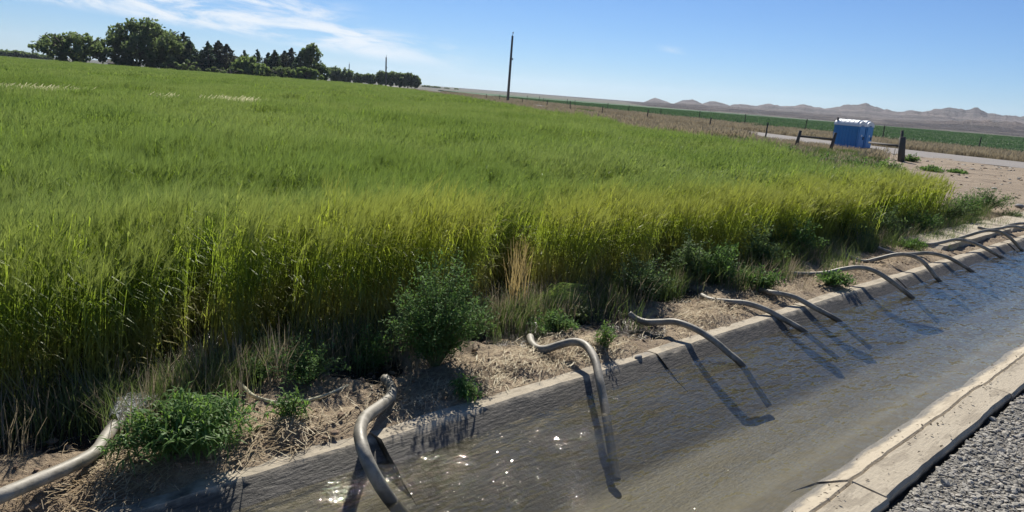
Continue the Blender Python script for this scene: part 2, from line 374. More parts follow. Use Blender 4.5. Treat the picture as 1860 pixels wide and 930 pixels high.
M_WHITE = mat_flat('white_plastic', (.78, .80, .80), .5, .08)
M_DARK = mat_flat('dark_plastic', (.03, .03, .035), .6)
M_METAL = mat_flat('galvanised_metal', (.35, .35, .36), .4)
M_ROOF = mat_flat('dark_roof', (.06, .055, .055), .8)
M_SIDING = mat_flat('white_siding', (.7, .7, .68), .7, .06)
M_STONE = mat_flat('grey_stone', (.22, .215, .205), .8, .4, 20)
def mat_hills():
    m = Mat('badlands'); p = m.pos(); z = m.sepz(p, 2); n1 = m.noise(p, .014, 6, .7); n2_ = m.noise(p, .045, 6, .75)
    zz = m.math('ADD', z, m.math('MULTIPLY', n1, 26)); bandv = m.n('ShaderNodeCombineXYZ'); m.t.links.new(zz, bandv.inputs[2])
    s = m.noise(bandv.outputs[0], .11, 3, .6)
    c = m.mix(m.ramp(s, .38, .62), (.085, .076, .080), (.235, .20, .185)); c = m.mix(m.ramp(n2_, .5, .68, 0, .7), c, (.075, .078, .066)); c = m.mix(m.ramp(n1, .58, .7, 0, .6), c, (.33, .29, .26))
    return m.pbr(c, .95, 0, m.bump(n2_, 1, 16), .1)
M_HILL = mat_hills()
def mat_soil():
    m = Mat('field_soil'); p = m.pos(); n = m.noise(p, 5, 5); return m.pbr(m.mix(n, (.05, .038, .022), (.10, .075, .045)), .9)
M_SOIL = mat_soil()
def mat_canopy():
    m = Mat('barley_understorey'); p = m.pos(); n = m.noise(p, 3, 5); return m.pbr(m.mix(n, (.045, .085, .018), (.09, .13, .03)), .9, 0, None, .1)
M_UNDER = mat_canopy()
def mat_cropsheet():
    m = Mat('crop_rows'); p = m.pos(); n = m.noise(p, .04, 4); n2_ = m.noise(p, 2.5, 4); c = m.mix(n, (.062, .120, .064), (.076, .136, .072)); return m.pbr(m.mix(m.math('MULTIPLY', n2_, .5), c, (.038, .072, .040)), .9, 0, m.bump(n2_, .8, .2), .1)
M_CROPS = mat_cropsheet()

# ------------------------------------------------------------------ plan of the place
ROAD = [(51, -60), (51.5, 0), (52, 12), (54, 22), (58.5, 33), (68, 52), (84, 82), (124, 152), (190, 265), (330, 500)]
FIELD = [(-60, 4.3), (15.6, 4.5), (17.2, 5.6), (18.2, 7.3), (19.4, 9.7), (21.8, 13.3), (27.8, 22), (31, 28), (36, 36), (45.5, 51), (60, 75), (79, 109), (104, 154), (112, 176), (52, 195), (38, 199), (30, 330), (-260, 330), (-260, 4.3)]
def front_edge(x): return 4.42 + .16 * n2(x, 0, .9) + .10 * n2(x, 3, 3.1) + .05 * max(0, x - 8) * sstep(8, 16, x)
def in_field(x, y):
    if not in_poly(x, y, FIELD): return False
    if x < 15.2 and y < front_edge(x): return False
    return True
def road_dist(x, y):
    best = 1e9
    for (ax, ay), (bx, by) in zip(ROAD[:-1], ROAD[1:]):
        dx, dy = bx - ax, by - ay; t = max(0, min(1, ((x - ax) * dx + (y - ay) * dy) / (dx * dx + dy * dy)))
        ex, ey = x - ax - dx * t, y - ay - dy * t; d = math.hypot(ex, ey)
        if d < abs(best): best = d if (dx * ey - dy * ex) > 0 else -d
    return best                      # positive on the field side
OUTLETS = [(1.08, 3.95), (2.6, 3.75), (4.05, 3.95), (5.2, 3.95), (6.4, 3.95), (7.7, 3.9), (8.4, 4.0), (10.1, 4.0)]
WETS = [(1.2, 4.15, .42), (2.65, 4.0, .22), (4.0, 4.05, .32), (5.0, 4.1, .38), (5.02, 3.62, .30), (6.3, 4.1, .3), (7.6, 4.05, .28), (8.3, 4.15, .25), (.6, 4.4, .35), (1.9, 4.5, .3)]
def wetness(x, y):
    w = 0.0
    for cx, cy, r in WETS:
        d = math.hypot((x - cx) / 1.25, y - cy); w = max(w, 1 - sstep(r * .6, r * 1.3, d))
    return max(w, .8 * sstep(4.15, 4.6, y) * sstep(13, 9, x))
def bank_z(x, y):
    e = sstep(3.14, 3.40, y)
    z = -.010 + .048 * e + .012 * n2(x, y, 5, 8) + e * (.045 * fbm(x, y, 1.6, 3) + .03 * fbm(x, y, 6, 4, 2) + .010 * fbm(x, y, 26, 3, 5))
    z -= .055 * wetness(x, y) * e
    if x > 12.2 and 3.1 < y < 4.4: z -= .06 * sstep(12.2, 12.8, x) * sstep(4.4, 4.1, y)
    # clods dug out where the tubes lie
    z += .03 * e * max(0, noise.noise(Vector((x * 9, y * 9, 3)))) ** 1.5
    return z

# ------------------------------------------------------------------ setting: ground, road, fields
CX0, CX1, CY0, CY1 = -14.0, 43.0, 1.05, 3.3
V = []; F = []
xs = [-6000, CX0, CX1, 9000]; ys = [-6000, CY0, CY1, 9000]
for y in ys:
    for x in xs: V.append((x, y, -.13))
for j in range(3):
    for i in range(3):
        if i == 1 and j == 1: continue
        F.append((j * 4 + i, j * 4 + i + 1, (j + 1) * 4 + i + 1, (j + 1) * 4 + i))
tag(obj('ground', mesh('ground', V, F), M_GROUND), kind='structure')
bank = grid('dirt_bank', -3.0, 22.0, 3.15, 6.4, .035, .035, bank_z, M_DIRT, {'wet': wetness, 'litter': lambda x, y: sstep(.1, .5, fbm(x, y, 1.3, 3, 9))})
for v in bank.data.vertices:            # the bank steps back behind the sunken slab
    if v.co.x < 2.16: v.co.y += .055 * sstep(3.7, 3.13, v.co.y) * sstep(2.17, 2.13, v.co.x)
tag(bank, kind='structure')
def clear_z(x, y): return -.045 + .05 * fbm(x, y, .25, 3) * sstep(3.3, 5, y) + .02 * fbm(x, y, 1.5, 3)
tag(grid('dirt_clearing', 21.0, 50.0, 3.35, 21.0, .3, .3, lambda x, y: max(-.085, clear_z(x, y)) + .012, M_CLEAR), kind='structure')
gb = grid('gravel_shoulder', -3.0, 14.0, -3.0, 1.06, .05, .05, lambda x, y: -.038 + .014 * fbm(x, y, 2, 3) - .012 * sstep(1.0, 1.06, y), M_GBED)
tag(gb, kind='structure')
# road strip
mb = MB(); prev = None
cr = catmull([(x, y, 0) for x, y in ROAD], 6)
for i, p in enumerate(cr):
    t = (cr[min(i + 1, len(cr) - 1)] - cr[max(i - 1, 0)]).normalized(); nrm = Vector((-t.y, t.x, 0)); hw = 4.6
    row = [p + nrm * hw + Vector((0, 0, -.02)), p + nrm * hw * .5 + Vector((0, 0, .05)), p + Vector((0, 0, .08)), p - nrm * hw * .5 + Vector((0, 0, .05)), p - nrm * hw + Vector((0, 0, -.02))]
    if prev:
        for a, b, c, d in zip(prev[:-1], prev[1:], row[1:], row[:-1]): mb.quad(a, d, c, b)
    prev = row
tag(mb.build('gravel_road', M_ROAD), kind='structure')
# soil and understorey of the barley field
def tri_fan_poly(name, poly, z, mat):
    import bmesh
    bm = bmesh.new(); vs_ = [bm.verts.new((x, y, z)) for x, y in poly]; bm.faces.new(vs_); bmesh.ops.triangulate(bm, faces=bm.faces[:]); m = bpy.data.meshes.new(name); bm.to_mesh(m); bm.free(); return obj(name, m, mat)
FIELD_IN = [(-60, 8.0), (16.4, 8.0), (18, 10.3), (20.8, 14), (26.8, 22.6), (30, 28.5), (35, 36.6), (44.5, 51.6), (59, 75.6), (78, 109.6), (103, 154.2), (110, 174.5), (52, 193), (36, 197.5), (28, 328), (-258, 328), (-258, 8.0)]
tag(tri_fan_poly('field', [(x, y + (.9 if y < 5 else 0)) for x, y in FIELD], -.035, M_SOIL), kind='structure')
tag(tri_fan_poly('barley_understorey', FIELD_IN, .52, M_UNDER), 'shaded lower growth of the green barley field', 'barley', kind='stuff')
# green crop field across the road
GREEN = [(69, -60), (67.5, 12), (72, 22), (79, 36), (86, 52), (98, 78), (136, 148), (205, 262), (240, 250), (246, 146), (242, 88), (236, 49), (240, -60)]
mb = MB(); import bmesh
bm = bmesh.new(); vv = [bm.verts.new((x, y, .28)) for x, y in GREEN]; f = bm.faces.new(vv); f.normal_update()
r_ = bmesh.ops.extrude_face_region(bm, geom=[f])
for v in [e for e in r_['geom'] if isinstance(e, bmesh.types.BMVert)]: v.co.z = -.05
bmesh.ops.recalc_face_normals(bm, faces=bm.faces[:]); m = bpy.data.meshes.new('green_crop_field'); bm.to_mesh(m); bm.free()
tag(obj('green_crop_field', m, M_CROPS), kind='structure')

# hills
def skyline():
    P = [(880, 168), (890, 165), (905, 170), (990, 180), (1035, 175), (1062, 179), (1110, 186), (1150, 187), (1170, 184), (1190, 177), (1206, 181), (1222, 188), (1238, 181), (1258, 180), (1276, 187), (1290, 182), (1312, 186), (1326, 191), (1345, 187), (1375, 191), (1397, 187), (1420, 191), (1465, 191), (1500, 197), (1530, 192), (1550, 188), (1568, 187), (1590, 193), (1630, 203), (1660, 199), (1690, 199), (1715, 195), (1745, 197), (1762, 196), (1790, 203), (1830, 209), (1860, 210), (1900, 213), (1990, 216), (2100, 228), (2250, 236)]
    out = []
    for x, y in P:
        d = FW * FPX + RT * (x - 930) + UP * (465 - y); out.append((math.atan2(d.y, d.x) - YAW, d.z / math.hypot(d.x, d.y)))
    return sorted(out)
SK = skyline(); SKA = [a for a, b in SK]; SKE = [b for a, b in SK]
az0, az1, NA, NR = R(-54), R(6), 760, 96; V = []; F = []
RS = [265 * (3100 / 265) ** (k / NR) for k in range(NR + 1)]
for i in range(NA + 1):
    a = az0 + (az1 - az0) * i / NA; el = max(.0004, float(np.interp(a, SKA, SKE)))
    el *= 1.10 + .16 * fbm(a * 70, 0, 1, 5) ; right_ = sstep(R(-7), R(-13), a)
    for r in RS:
        x, y = r * math.cos(YAW + a), r * math.sin(YAW + a)
        rc = 2250 + 260 * n2(a * 14, 0, 1, 5); prof = sstep(rc * .50, rc, r) * (1 - .5 * sstep(rc, 3100, r)); nearc = math.exp(-((r - rc) / 110) ** 2)
        gul = abs(noise.noise(Vector((x / 150, y / 150, 1)))) + .55 * abs(noise.noise(Vector((x / 60, y / 60, 4)))) + .3 * abs(noise.noise(Vector((x / 26, y / 26, 7))))
        z = el * rc * prof * (1 - .75 * gul * (1 - .72 * nearc))
        hum = (1 - abs(fbm(x, y, 1 / 130, 5, 3))) ** 2; hum2 = max(0, fbm(x, y, 1 / 46, 4, 9))
        foot = right_ * (.0052 * (r - 265) * sstep(300, 900, r) * hum * sstep(1900, 1300, r) + .9 * hum2 * sstep(280, 420, r))
        foot += sstep(R(-25), R(-33), a) * math.exp(-((r - 900) / 170) ** 2) * 11 * hum * (.7 + .6 * n2(x, y, 1 / 220))
        z = max(z, foot) * sstep(R(6), R(2), a) - .20 - 1.2 * (1 - sstep(265, 300, r))
        V.append((x, y, z))
for i in range(NA):
    for j in range(NR): F.append((i * (NR + 1) + j, (i + 1) * (NR + 1) + j, (i + 1) * (NR + 1) + j + 1, i * (NR + 1) + j + 1))
tag(obj('hills', mesh('hills', V, F, True), M_HILL), kind='structure')

# ------------------------------------------------------------------ canal
canal_bed = MB()
prof = [(.95, -.3), (1.13, -.05), (1.27, -.05), (1.46, -.125), (1.83, -.455), (2.1, -.468), (2.46, -.455), (2.96, -.14), (3.1, -.06), (3.18, -.06), (3.32, -.3)]
for (y0, z0), (y1, z1) in zip(prof[:-1], prof[1:]): canal_bed.quad(Vector((CX0, y0, z0)), Vector((CX1, y0, z0)), Vector((CX1, y1, z1)), Vector((CX0, y1, z1)))
canal = tag(canal_bed.build('canal', M_CONC_L), kind='structure')
def slab(x0, x1, prof, mat, dy, dz, seed, tilt=0.0, gap=.003):
    nx = max(4, int((x1 - x0) / .09)); P = []; SPLIT = set()
    for (a, b), (c, d) in zip(prof[:-1], prof[1:]):
        L = math.hypot(c - a, d - b); k = max(1, int(L / .06))
        if P and b > -.12: P.append((a, b)); SPLIT.add(len(P) - 1)
        for i in range(k): P.append((a + (c - a) * i / k, b + (d - b) * i / k))
    P.append(prof[-1]); V = []; F = []; n = len(P)
    for i in range(nx + 1):
        x = x0 + (x1 - x0) * i / nx
        for j, (y, z) in enumerate(P):
            e = 0 if j in (0, n - 1) else 1
            xe = 0 if i not in (0, nx) else (gap if z > -.12 else -.003) * (1 if i == 0 else -1)
            up_ = sstep(-.22, -.10, z)
            V.append((x + xe + .005 * n2(y * 9, z * 9, 1, seed) * (i in (0, nx)) * up_, y + dy * up_ + e * (.012 * n2(x, z, 2.1, 3) + .006 * n2(x, y, 9, 3)) * up_, z + (dz + tilt * (x - x0)) * up_ + e * (.008 * n2(x, y, 3, 8) + .003 * n2(x, y, 14, 3))))
    for i in range(nx):
        for j in range(n - 1):
            if j not in SPLIT: F.append((i * n + j, (i + 1) * n + j, (i + 1) * n + j + 1, i * n + j + 1))
    b = len(V)                         # end faces: drop to a thickness of 9 cm
    for i in (0, nx):
        s = len(V)
        for j in range(n): V.append(V[i * n + j])
        for j in range(n): v = V[i * n + j]; V.append((v[0], v[1], v[2] - .09))
        for j in range(n - 1):
            q = (s + j, s + j + 1, s + n + j + 1, s + n + j); F.append(q if i == 0 else q[::-1])
    o = obj('concrete_slab', mesh('concrete_slab', V, F, True), mat, canal)
    return o
PL = [(3.24, -.16), (3.225, -.01), (3.21, .008), (3.105, .010), (3.088, -.002), (2.95, -.10), (2.45, -.415), (2.30, -.432), (2.05, -.452)]
PR = [(1.10, -.16), (1.085, -.02), (1.10, 0), (1.27, .004), (1.282, -.012), (1.296, .0), (1.45, -.085), (1.84, -.415), (1.95, -.432), (2.085, -.435)]
JL = [-14, -9, -5.6, -2.9, -.35, 2.16, 4.70, 7.22, 9.75, 12.35, 14.9, 17.4, 20, 25, 31, 37, 43]
for k, (a, b) in enumerate(zip(JL[:-1], JL[1:])):
    o = slab(a, b, PL, M_CONC_L, (.055 if b == 2.16 else (.006 if k % 2 else -.006) * (b > 2.2)), (-.012 if b == 2.16 else .0) - .006 * (k % 3 == 0), k, -.004 if b == 4.70 else 0.0)
JR = [-14, -9, -5, -2, 1.4, 3.93, 6.35, 8.9, 11.4, 14, 16.5, 19, 25, 31, 37, 43]
for k, (a, b) in enumerate(zip(JR[:-1], JR[1:])):
    slab(a, b, PR, M_CONC_R, .006 if k % 2 else -.005, -.005 * (k % 3 == 1), 40 + k, gap=.006 if a == 3.93 else .0025)
# buried slab lying behind the coping further along
def apron(x0, x1, seed):
    V = []; F = []; nx = int((x1 - x0) / .12); ysn = [3.47, 3.475, 3.6, 3.8, 4.0, 4.14, 4.16]; zs = [-.10, .065, .075, .08, .075, .065, -.1]
    for i in range(nx + 1):
        x = x0 + (x1 - x0) * i / nx
        for y, z in zip(ysn, zs): V.append((x, y + .02 * n2(x, y, 1.3, seed), z * (.15 if i in (0, nx) else 1) + .008 * n2(x, y, 5, seed)))
    for i in range(nx):
        for j in range(6): F.append((i * 7 + j, (i + 1) * 7 + j, (i + 1) * 7 + j + 1, i * 7 + j + 1))
    return obj('concrete_slab', mesh('concrete_slab', V, F), M_CONC_R, canal)
apron(12.6, 16.8, 3); apron(16.83, 22.5, 6)
wtr = grid('canal_water', CX0, CX1, 1.3, 3.22, .12, .12, lambda x, y: ZW + .004 * n2(x, y, 2.2), M_WATER); tag(wtr, kind='structure')

# ------------------------------------------------------------------ scattering
def variant(name, mb_, mat, mat2=None):
    m = mesh(name, mb_.V, mb_.F); m.materials.append(mat)
    if mat2 is not None:
        m.materials.append(mat2); m.polygons.foreach_set('material_index', [1 if len(f) == 3 else 0 for f in mb_.F])
    return bpy.data.objects.new(name, m)      # shape source only, never linked
def scatter(name, P, rots, scl, idx, variants):
    m = mesh(name, P, [])
    a = m.attributes.new('rot', 'FLOAT_VECTOR', 'POINT'); a.data.foreach_set('vector', np.asarray(rots, dtype=np.float32).ravel())
    a = m.attributes.new('scl', 'FLOAT_VECTOR', 'POINT'); a.data.foreach_set('vector', np.asarray(scl, dtype=np.float32).ravel())
    a = m.attributes.new('idx', 'INT', 'POINT'); a.data.foreach_set('value', np.asarray(idx, dtype=np.int32))
    o = obj(name, m)
    ng = bpy.data.node_groups.new(name, 'GeometryNodeTree')
    ng.interface.new_socket('Geometry', in_out='INPUT', socket_type='NodeSocketGeometry'); ng.interface.new_socket('Geometry', in_out='OUTPUT', socket_type='NodeSocketGeometry')
    gi = ng.nodes.new('NodeGroupInput'); go = ng.nodes.new('NodeGroupOutput'); jn = ng.nodes.new('GeometryNodeJoinGeometry')
    def attr(n, t):
        nd = ng.nodes.new('GeometryNodeInputNamedAttribute'); nd.data_type = t; nd.inputs[0].default_value = n; return nd.outputs[0]
    ri = attr('rot', 'FLOAT_VECTOR'); er = ng.nodes.new('FunctionNodeEulerToRotation'); ng.links.new(ri, er.inputs[0]); si = attr('scl', 'FLOAT_VECTOR'); ii = attr('idx', 'INT')
    for k, v in enumerate(variants):
        oi = ng.nodes.new('GeometryNodeObjectInfo'); oi.inputs['Object'].default_value = v
        ip = ng.nodes.new('GeometryNodeInstanceOnPoints'); cmp = ng.nodes.new('FunctionNodeCompare'); cmp.data_type = 'INT'; cmp.operation = 'EQUAL'
        ng.links.new(ii, cmp.inputs[2]); cmp.inputs[3].default_value = k
        ng.links.new(gi.outputs[0], ip.inputs['Points']); ng.links.new(cmp.outputs[0], ip.inputs['Selection']); ng.links.new(oi.outputs['Geometry'], ip.inputs['Instance'])
        ng.links.new(er.outputs[0], ip.inputs['Rotation']); ng.links.new(si, ip.inputs['Scale']); ng.links.new(ip.outputs[0], jn.inputs[0])
    ng.links.new(jn.outputs[0], go.inputs[0])
    md = o.modifiers.new('scatter', 'NODES'); md.node_group = ng
    return o

WIND = Vector((.74, -.67, 0))
def barley_variant(name, n, patch, w, leaves, awns, segs, mat=None, hmul=1.0, lean=.06):
    mb_ = MB(); rd = random.Random(name)
    for _ in range(n):
        x, y = rd.uniform(-.5, .5) * patch, rd.uniform(-.5, .5) * patch; h = rd.gauss(.76, .065) * hmul
        a = rd.uniform(0, 6.283); ln = Vector((math.cos(a), math.sin(a), 0)) * rd.uniform(0, .10) + WIND * (lean + rd.uniform(-.05, .12))
        side_ = Vector((math.cos(rd.uniform(0, 6.28)), math.sin(rd.uniform(0, 6.28)), 0)).normalized()
        base = Vector((x, y, 0)); pt = lambda t: base + ln * (h * t * t) * .9 + Vector((0, 0, h * t))
        mb_.strip([pt(i / segs) for i in range(segs + 1)], [w * .8] * (segs + 1), side_)
        for _l in range(leaves):
            t = rd.uniform(.25, .92); b = pt(t); la = rd.uniform(0, 6.283); d = Vector((math.cos(la), math.sin(la), 0)) + WIND * .35; L = rd.uniform(.14, .28); s2 = Vector((-d.y, d.x, 0)).normalized(); up0 = rd.uniform(.5, 1.3); dr = rd.uniform(.6, 1.6)
            q = [b + d * (L * u) * .7 + Vector((0, 0, L * (up0 * u - dr * u * u))) for u in ((0, .35, .7, 1) if segs > 1 else (0, .5, 1))]
            mb_.strip(q, ([w * .8, w * 2.3, w * 1.8, w * .2] if segs > 1 else [w * .8, w * 1.9, w * .3]), s2)
        if awns:
            tip = pt(1.0); dd = (WIND * rd.uniform(0, .65) + Vector((rd.uniform(-.4, .4), rd.uniform(-.4, .4), rd.uniform(.5, 1.2)))).normalized(); hl = rd.uniform(.06, .09); e = tip + dd * hl
            m0 = tip + dd * hl * .45; sw = side_ * (w * 1.7); mb_.tri(tip, m0 + sw, m0 - sw); mb_.tri(m0 - sw, m0 + sw, e)
            for k in range(awns):
                u = rd.uniform(.1, 1); b = tip + dd * (hl * u); ad = (dd + Vector((rd.uniform(-.28, .28), rd.uniform(-.28, .28), rd.uniform(-.15, .28)))).normalized(); L = rd.uniform(.09, .15)
                s3 = ad.cross(Vector((rd.uniform(-1, 1), rd.uniform(-1, 1), rd.uniform(-1, 1)))).normalized() * (w * .28)
                mb_.tri(b - s3, b + s3, b + ad * L)
    return variant(name, mb_, mat or M_BARLEY, M_AWN)
BV = [barley_variant('barley_near_%d' % i, 58, .30, .0040, 3, 9, 4) for i in range(6)] \
   + [barley_variant('barley_mid_%d' % i, 80, .62, .009, 2, 6, 1) for i in range(5)] \
   + [barley_variant('barley_far_%d' % i, 130, 1.7, .030, 1, 4, 1) for i in range(4)]
_ga = at(937, 572); GAPS = [((_ga.x, _ga.y), (_ga.x * 1.42, _ga.y * 1.42), .125), ((1.15, 4.1), (2.55, 5.7), .17), ((6.7, 4.2), (6.95, 4.9), .14)]
LODGED = [(11.35, 26.2, 1.1, .8), (12.6, 28.4, .7, .5), (5.6, 29.2, 1.9, .8), (3.4, 28.9, .9, .7), (9.0, 26.6, .5, .5)]
def gap_near(x, y):
    for (ax, ay), (bx, by), w in GAPS:
        dx, dy = bx - ax, by - ay; t = ((x - ax) * dx + (y - ay) * dy) / (dx * dx + dy * dy)
        if -.02 < t < 1 and math.hypot(x - ax - dx * t, y - ay - dy * t) < w: return True
    return False
P = []; RO = []; SC = []; IX = []
def put(x, y, kind):
    if not in_field(x, y): return
    d = math.hypot(x, y)
    if d < 14 and gap_near(x, y): return
    ang = math.atan2(y, x) - YAW
    if abs(ang) > R(46) and d > 6: return
    lod = 1.0; 
    for cx, cy, r, k in LODGED:
        e = math.hypot((x - cx) / 1.5, (y - cy) / 1.0)
        if e < r: lod = min(lod, .35)
        elif e < r * 1.5: lod = min(lod, .8)
    fe = y - front_edge(x) if x < 18 else 5
    hh = 1.0 + .17 * fbm(x, y, .55, 3) + .17 * fbm(x, y, .17, 2, 4) - .02 * sstep(1.6, .3, fe) - .17 * math.exp(-((fe - 2.3) / .9) ** 2)
    if fe < .4 and x < 10 and kind == 0 and random.random() < .3: return
    hh += .15 * n2((x * _f0.x + y * _f0.y) * .30, (x * _r0.x + y * _r0.y) * .07, 1, 21) * sstep(1.5, 4, fe)
    wind = fbm(x, y, .28, 3, 8)
    P.append((x, y, -.03)); RO.append((.10 * wind + random.uniform(-.05, .05), .14 * wind + .02 + random.uniform(-.06, .06), random.uniform(-.5, .5)))
    s = random.uniform(.94, 1.06); SC.append((s, s, hh * s * lod * random.uniform(.9, 1.08)))
    if kind == 0: IX.append(random.randrange(6))
    elif kind == 1: IX.append(6 + random.randrange(5))
    else: IX.append(11 + random.randrange(4))
def fill(step, kind, d0, d1, xr, yr):
    y = yr[0]
    while y < yr[1]:
        x = xr[0]
        while x < xr[1]:
            px_, py_ = x + random.uniform(-.5, .5) * step, y + random.uniform(-.5, .5) * step; d = math.hypot(px_, py_) * (1 + random.uniform(-.08, .08))
            if d0 <= d < d1: put(px_, py_, kind)
            x += step
        y += step
fill(.225, 0, 0, 12.5, (-4, 14), (4.2, 13))
fill(.40, 1, 11.5, 46, (-6, 48), (4.3, 47))
fill(1.05, 2, 43, 330, (-40, 125), (4.3, 320))
bf = scatter('barley', P, RO, SC, IX, BV); tag(bf, 'tall green bearded barley covering the whole field', 'barley', kind='stuff')
print('barley instances', len(P))
# pale stems: flattened spots and the bleached sides of the gap
def stem_mess(name, mat, pts, n, L, w, up_):
    mb_ = MB()
    for (x, y, r, z) in pts:
        for _ in range(int(n * max(r, .2))):
            a = random.uniform(0, 6.28); rr = r * math.sqrt(random.random()); p = Vector((x + 1.5 * rr * math.cos(a), y + rr * math.sin(a), z)); b = random.uniform(-.9, .9) - .7
            d = Vector((math.cos(b), math.sin(b), random.uniform(*up_))).normalized() * L * random.uniform(.5, 1); s_ = d.cross(Vector((.3, .2, 1))).normalized()
            mb_.strip([p, p + d * .5 + Vector((0, 0, .04)), p + d], [w, w, w * .4], s_)
    return mb_.build(name, mat)
o = stem_mess('flattened_barley', M_PALE, [(cx, cy + .45, r * .8, .63) for cx, cy, r, k in LODGED], 420, .55, .034, (.2, 1.0)); tag(o, 'pale flattened barley stems in dips of the green field', 'barley', kind='stuff')
mb_ = MB()
for k in range(120):
    t = random.random() ** 1.3; (ax, ay), (bx, by), w = GAPS[0]; sgn = random.choice((-1, 1, 1)); off = .055 * sgn * random.uniform(.3, 1.5); dx, dy = bx - ax, by - ay; L_ = math.hypot(dx, dy)
    p = Vector((ax + dx * t * .8 - dy / L_ * off, ay + dy * t * .8 + dx / L_ * off, 0)); h = random.uniform(.2, .62)
    l = Vector((random.uniform(-.1, .1), random.uniform(-.1, .1), 0)) - Vector((-dy / L_, dx / L_, 0)) * sgn * random.uniform(0, .06)
    mb_.strip([p, p + l * .4 + Vector((0, 0, h * .5)), p + l + Vector((0, 0, h))], [.006, .006, .002], Vector((.7, -.7, 0)))
tag(mb_.build('bleached_stems', M_RUST), 'rusty bleached stems lining the narrow gap in the barley', 'barley', kind='stuff')

# ------------------------------------------------------------------ verge grasses and crop tufts
def grass_variant(name, n, patch, h, w, mat, spread_=.35, heads=True):
    mb_ = MB(); rd = random.Random(name)
    for _ in range(n):
        x, y = rd.gauss(0, .3) * patch, rd.gauss(0, .3) * patch; hh = h * rd.uniform(.5, 1.1); a = rd.uniform(0, 6.283); d = Vector((math.cos(a), math.sin(a), 0)) * rd.uniform(.05, spread_) * hh + WIND * .1 * hh; b = Vector((x, y, 0)); s_ = Vector((math.cos(a + 1.2), math.sin(a + 1.2), 0))
        mb_.strip([b, b + d * .3 + Vector((0, 0, hh * .55)), b + d + Vector((0, 0, hh))], [w, w * .9, w * (1.5 if heads else .2)], s_)
        if heads: mb_.tri(b + d + Vector((0, 0, hh)) - s_ * w, b + d + Vector((0, 0, hh)) + s_ * w, b + d * 1.25 + Vector((0, 0, hh * 1.15)))
    return variant(name, mb_, mat)
GV = [grass_variant('dry_a%d' % i, 70, 1.1, .62, .022, M_DRYGRASS) for i in range(3)] + [grass_variant('green_a%d' % i, 80, .9, .5, .022, M_GREENGRASS, .6, False) for i in range(3)]
P = []; RO = []; SC = []; IX = []
tries = 0
for _ in range(70000):
    a = YAW + random.uniform(R(-42), R(20)); d = 15 + 240 * random.random() ** 1.8; x, y = d * math.cos(a), d * math.sin(a)
    if in_field(x, y) or in_poly(x, y, GREEN): continue
    rd_ = road_dist(x, y)
    if abs(rd_) < 4.4 + .5 * n2(x, y, .3): continue
    fs = in_poly(x, y, [(16, 6), (21, 7), (29, 11), (41.5, 15.2), (47, 17.2), (47.2, 20), (60, 50), (140, 180), (190, 270), (20, 270)])
    if rd_ > 0 and not fs: continue
    if rd_ < -22: continue
    near_field = in_poly(x, y, [(16, 6), (21, 7), (29, 11), (43, 15.8), (44.5, 20.5), (36, 27), (23, 16)])
    g = n2(x, y, .12) + .35 * near_field * 2 + .2 * n2(x, y, .6)
    gr = g > .34
    if near_field and random.random() < .1: gr = False
    P.append((x, y, -.13)); RO.append((0, 0, random.uniform(0, 6.28))); s = random.uniform(.6, 1.1) * (.8 if rd_ < 0 else 1.0) * (.75 if gr else (.7 if near_field else 1)) * (.5 if math.hypot(x - 49, y - 19.5) < 8 else 1); SC.append((s, s, s)); IX.append((3 if gr else 0) + random.randrange(3))
tag(scatter('verge_grass', P, RO, SC, IX, GV), 'tan dry grass mixed with green along the road verge', 'grass', kind='stuff'); print('verge', len(P))
CV = [grass_variant('crop_a%d' % i, 60, 2.2, .34, .07, M_CROP, .8, False) for i in range(3)]
P = []; RO = []; SC = []; IX = []
for _ in range(16000):
    a = YAW + random.uniform(R(-42), R(5)); d = 66 + 150 * random.random() ** 1.5; x, y = d * math.cos(a), d * math.sin(a)
    if not in_poly(x, y, GREEN): continue
    P.append((x, y, .2)); RO.append((0, 0, random.uniform(0, 6.28))); s = random.uniform(.8, 1.2); SC.append((s, s, s * .9)); IX.append(random.randrange(3))
tag(scatter('crop_leaves', P, RO, SC, IX, CV), 'low dark green crop leaves across the road', 'crop', kind='stuff')

# ------------------------------------------------------------------ gravel, straw, clods
def pebble_variant(name, seed):
    rd = random.Random(seed); t = (1 + 5 ** .5) / 2
    vs0 = [(-1, t, 0), (1, t, 0), (-1, -t, 0), (1, -t, 0), (0, -1, t), (0, 1, t), (0, -1, -t), (0, 1, -t), (t, 0, -1), (t, 0, 1), (-t, 0, -1), (-t, 0, 1)]
    fs0 = [(0, 11, 5), (0, 5, 1), (0, 1, 7), (0, 7, 10), (0, 10, 11), (1, 5, 9), (5, 11, 4), (11, 10, 2), (10, 7, 6), (7, 1, 8), (3, 9, 4), (3, 4, 2), (3, 2, 6), (3, 6, 8), (3, 8, 9), (4, 9, 5), (2, 4, 11), (6, 2, 10), (8, 6, 7), (9, 8, 1)]
    mb_ = MB(); sc_ = (rd.uniform(.8, 1.2), rd.uniform(.55, .9), rd.uniform(.4, .65))
    mb_.V = [Vector((x * sc_[0], y * sc_[1], z * sc_[2])) * (.5 / 1.9) * rd.uniform(.85, 1.15) for x, y, z in vs0]; mb_.F = [list(f) for f in fs0]
    return mb_
PV = [variant('pebble_%d' % i, pebble_variant('p', i), M_PEBBLE) for i in range(6)]
P = []; RO = []; SC = []; IX = []
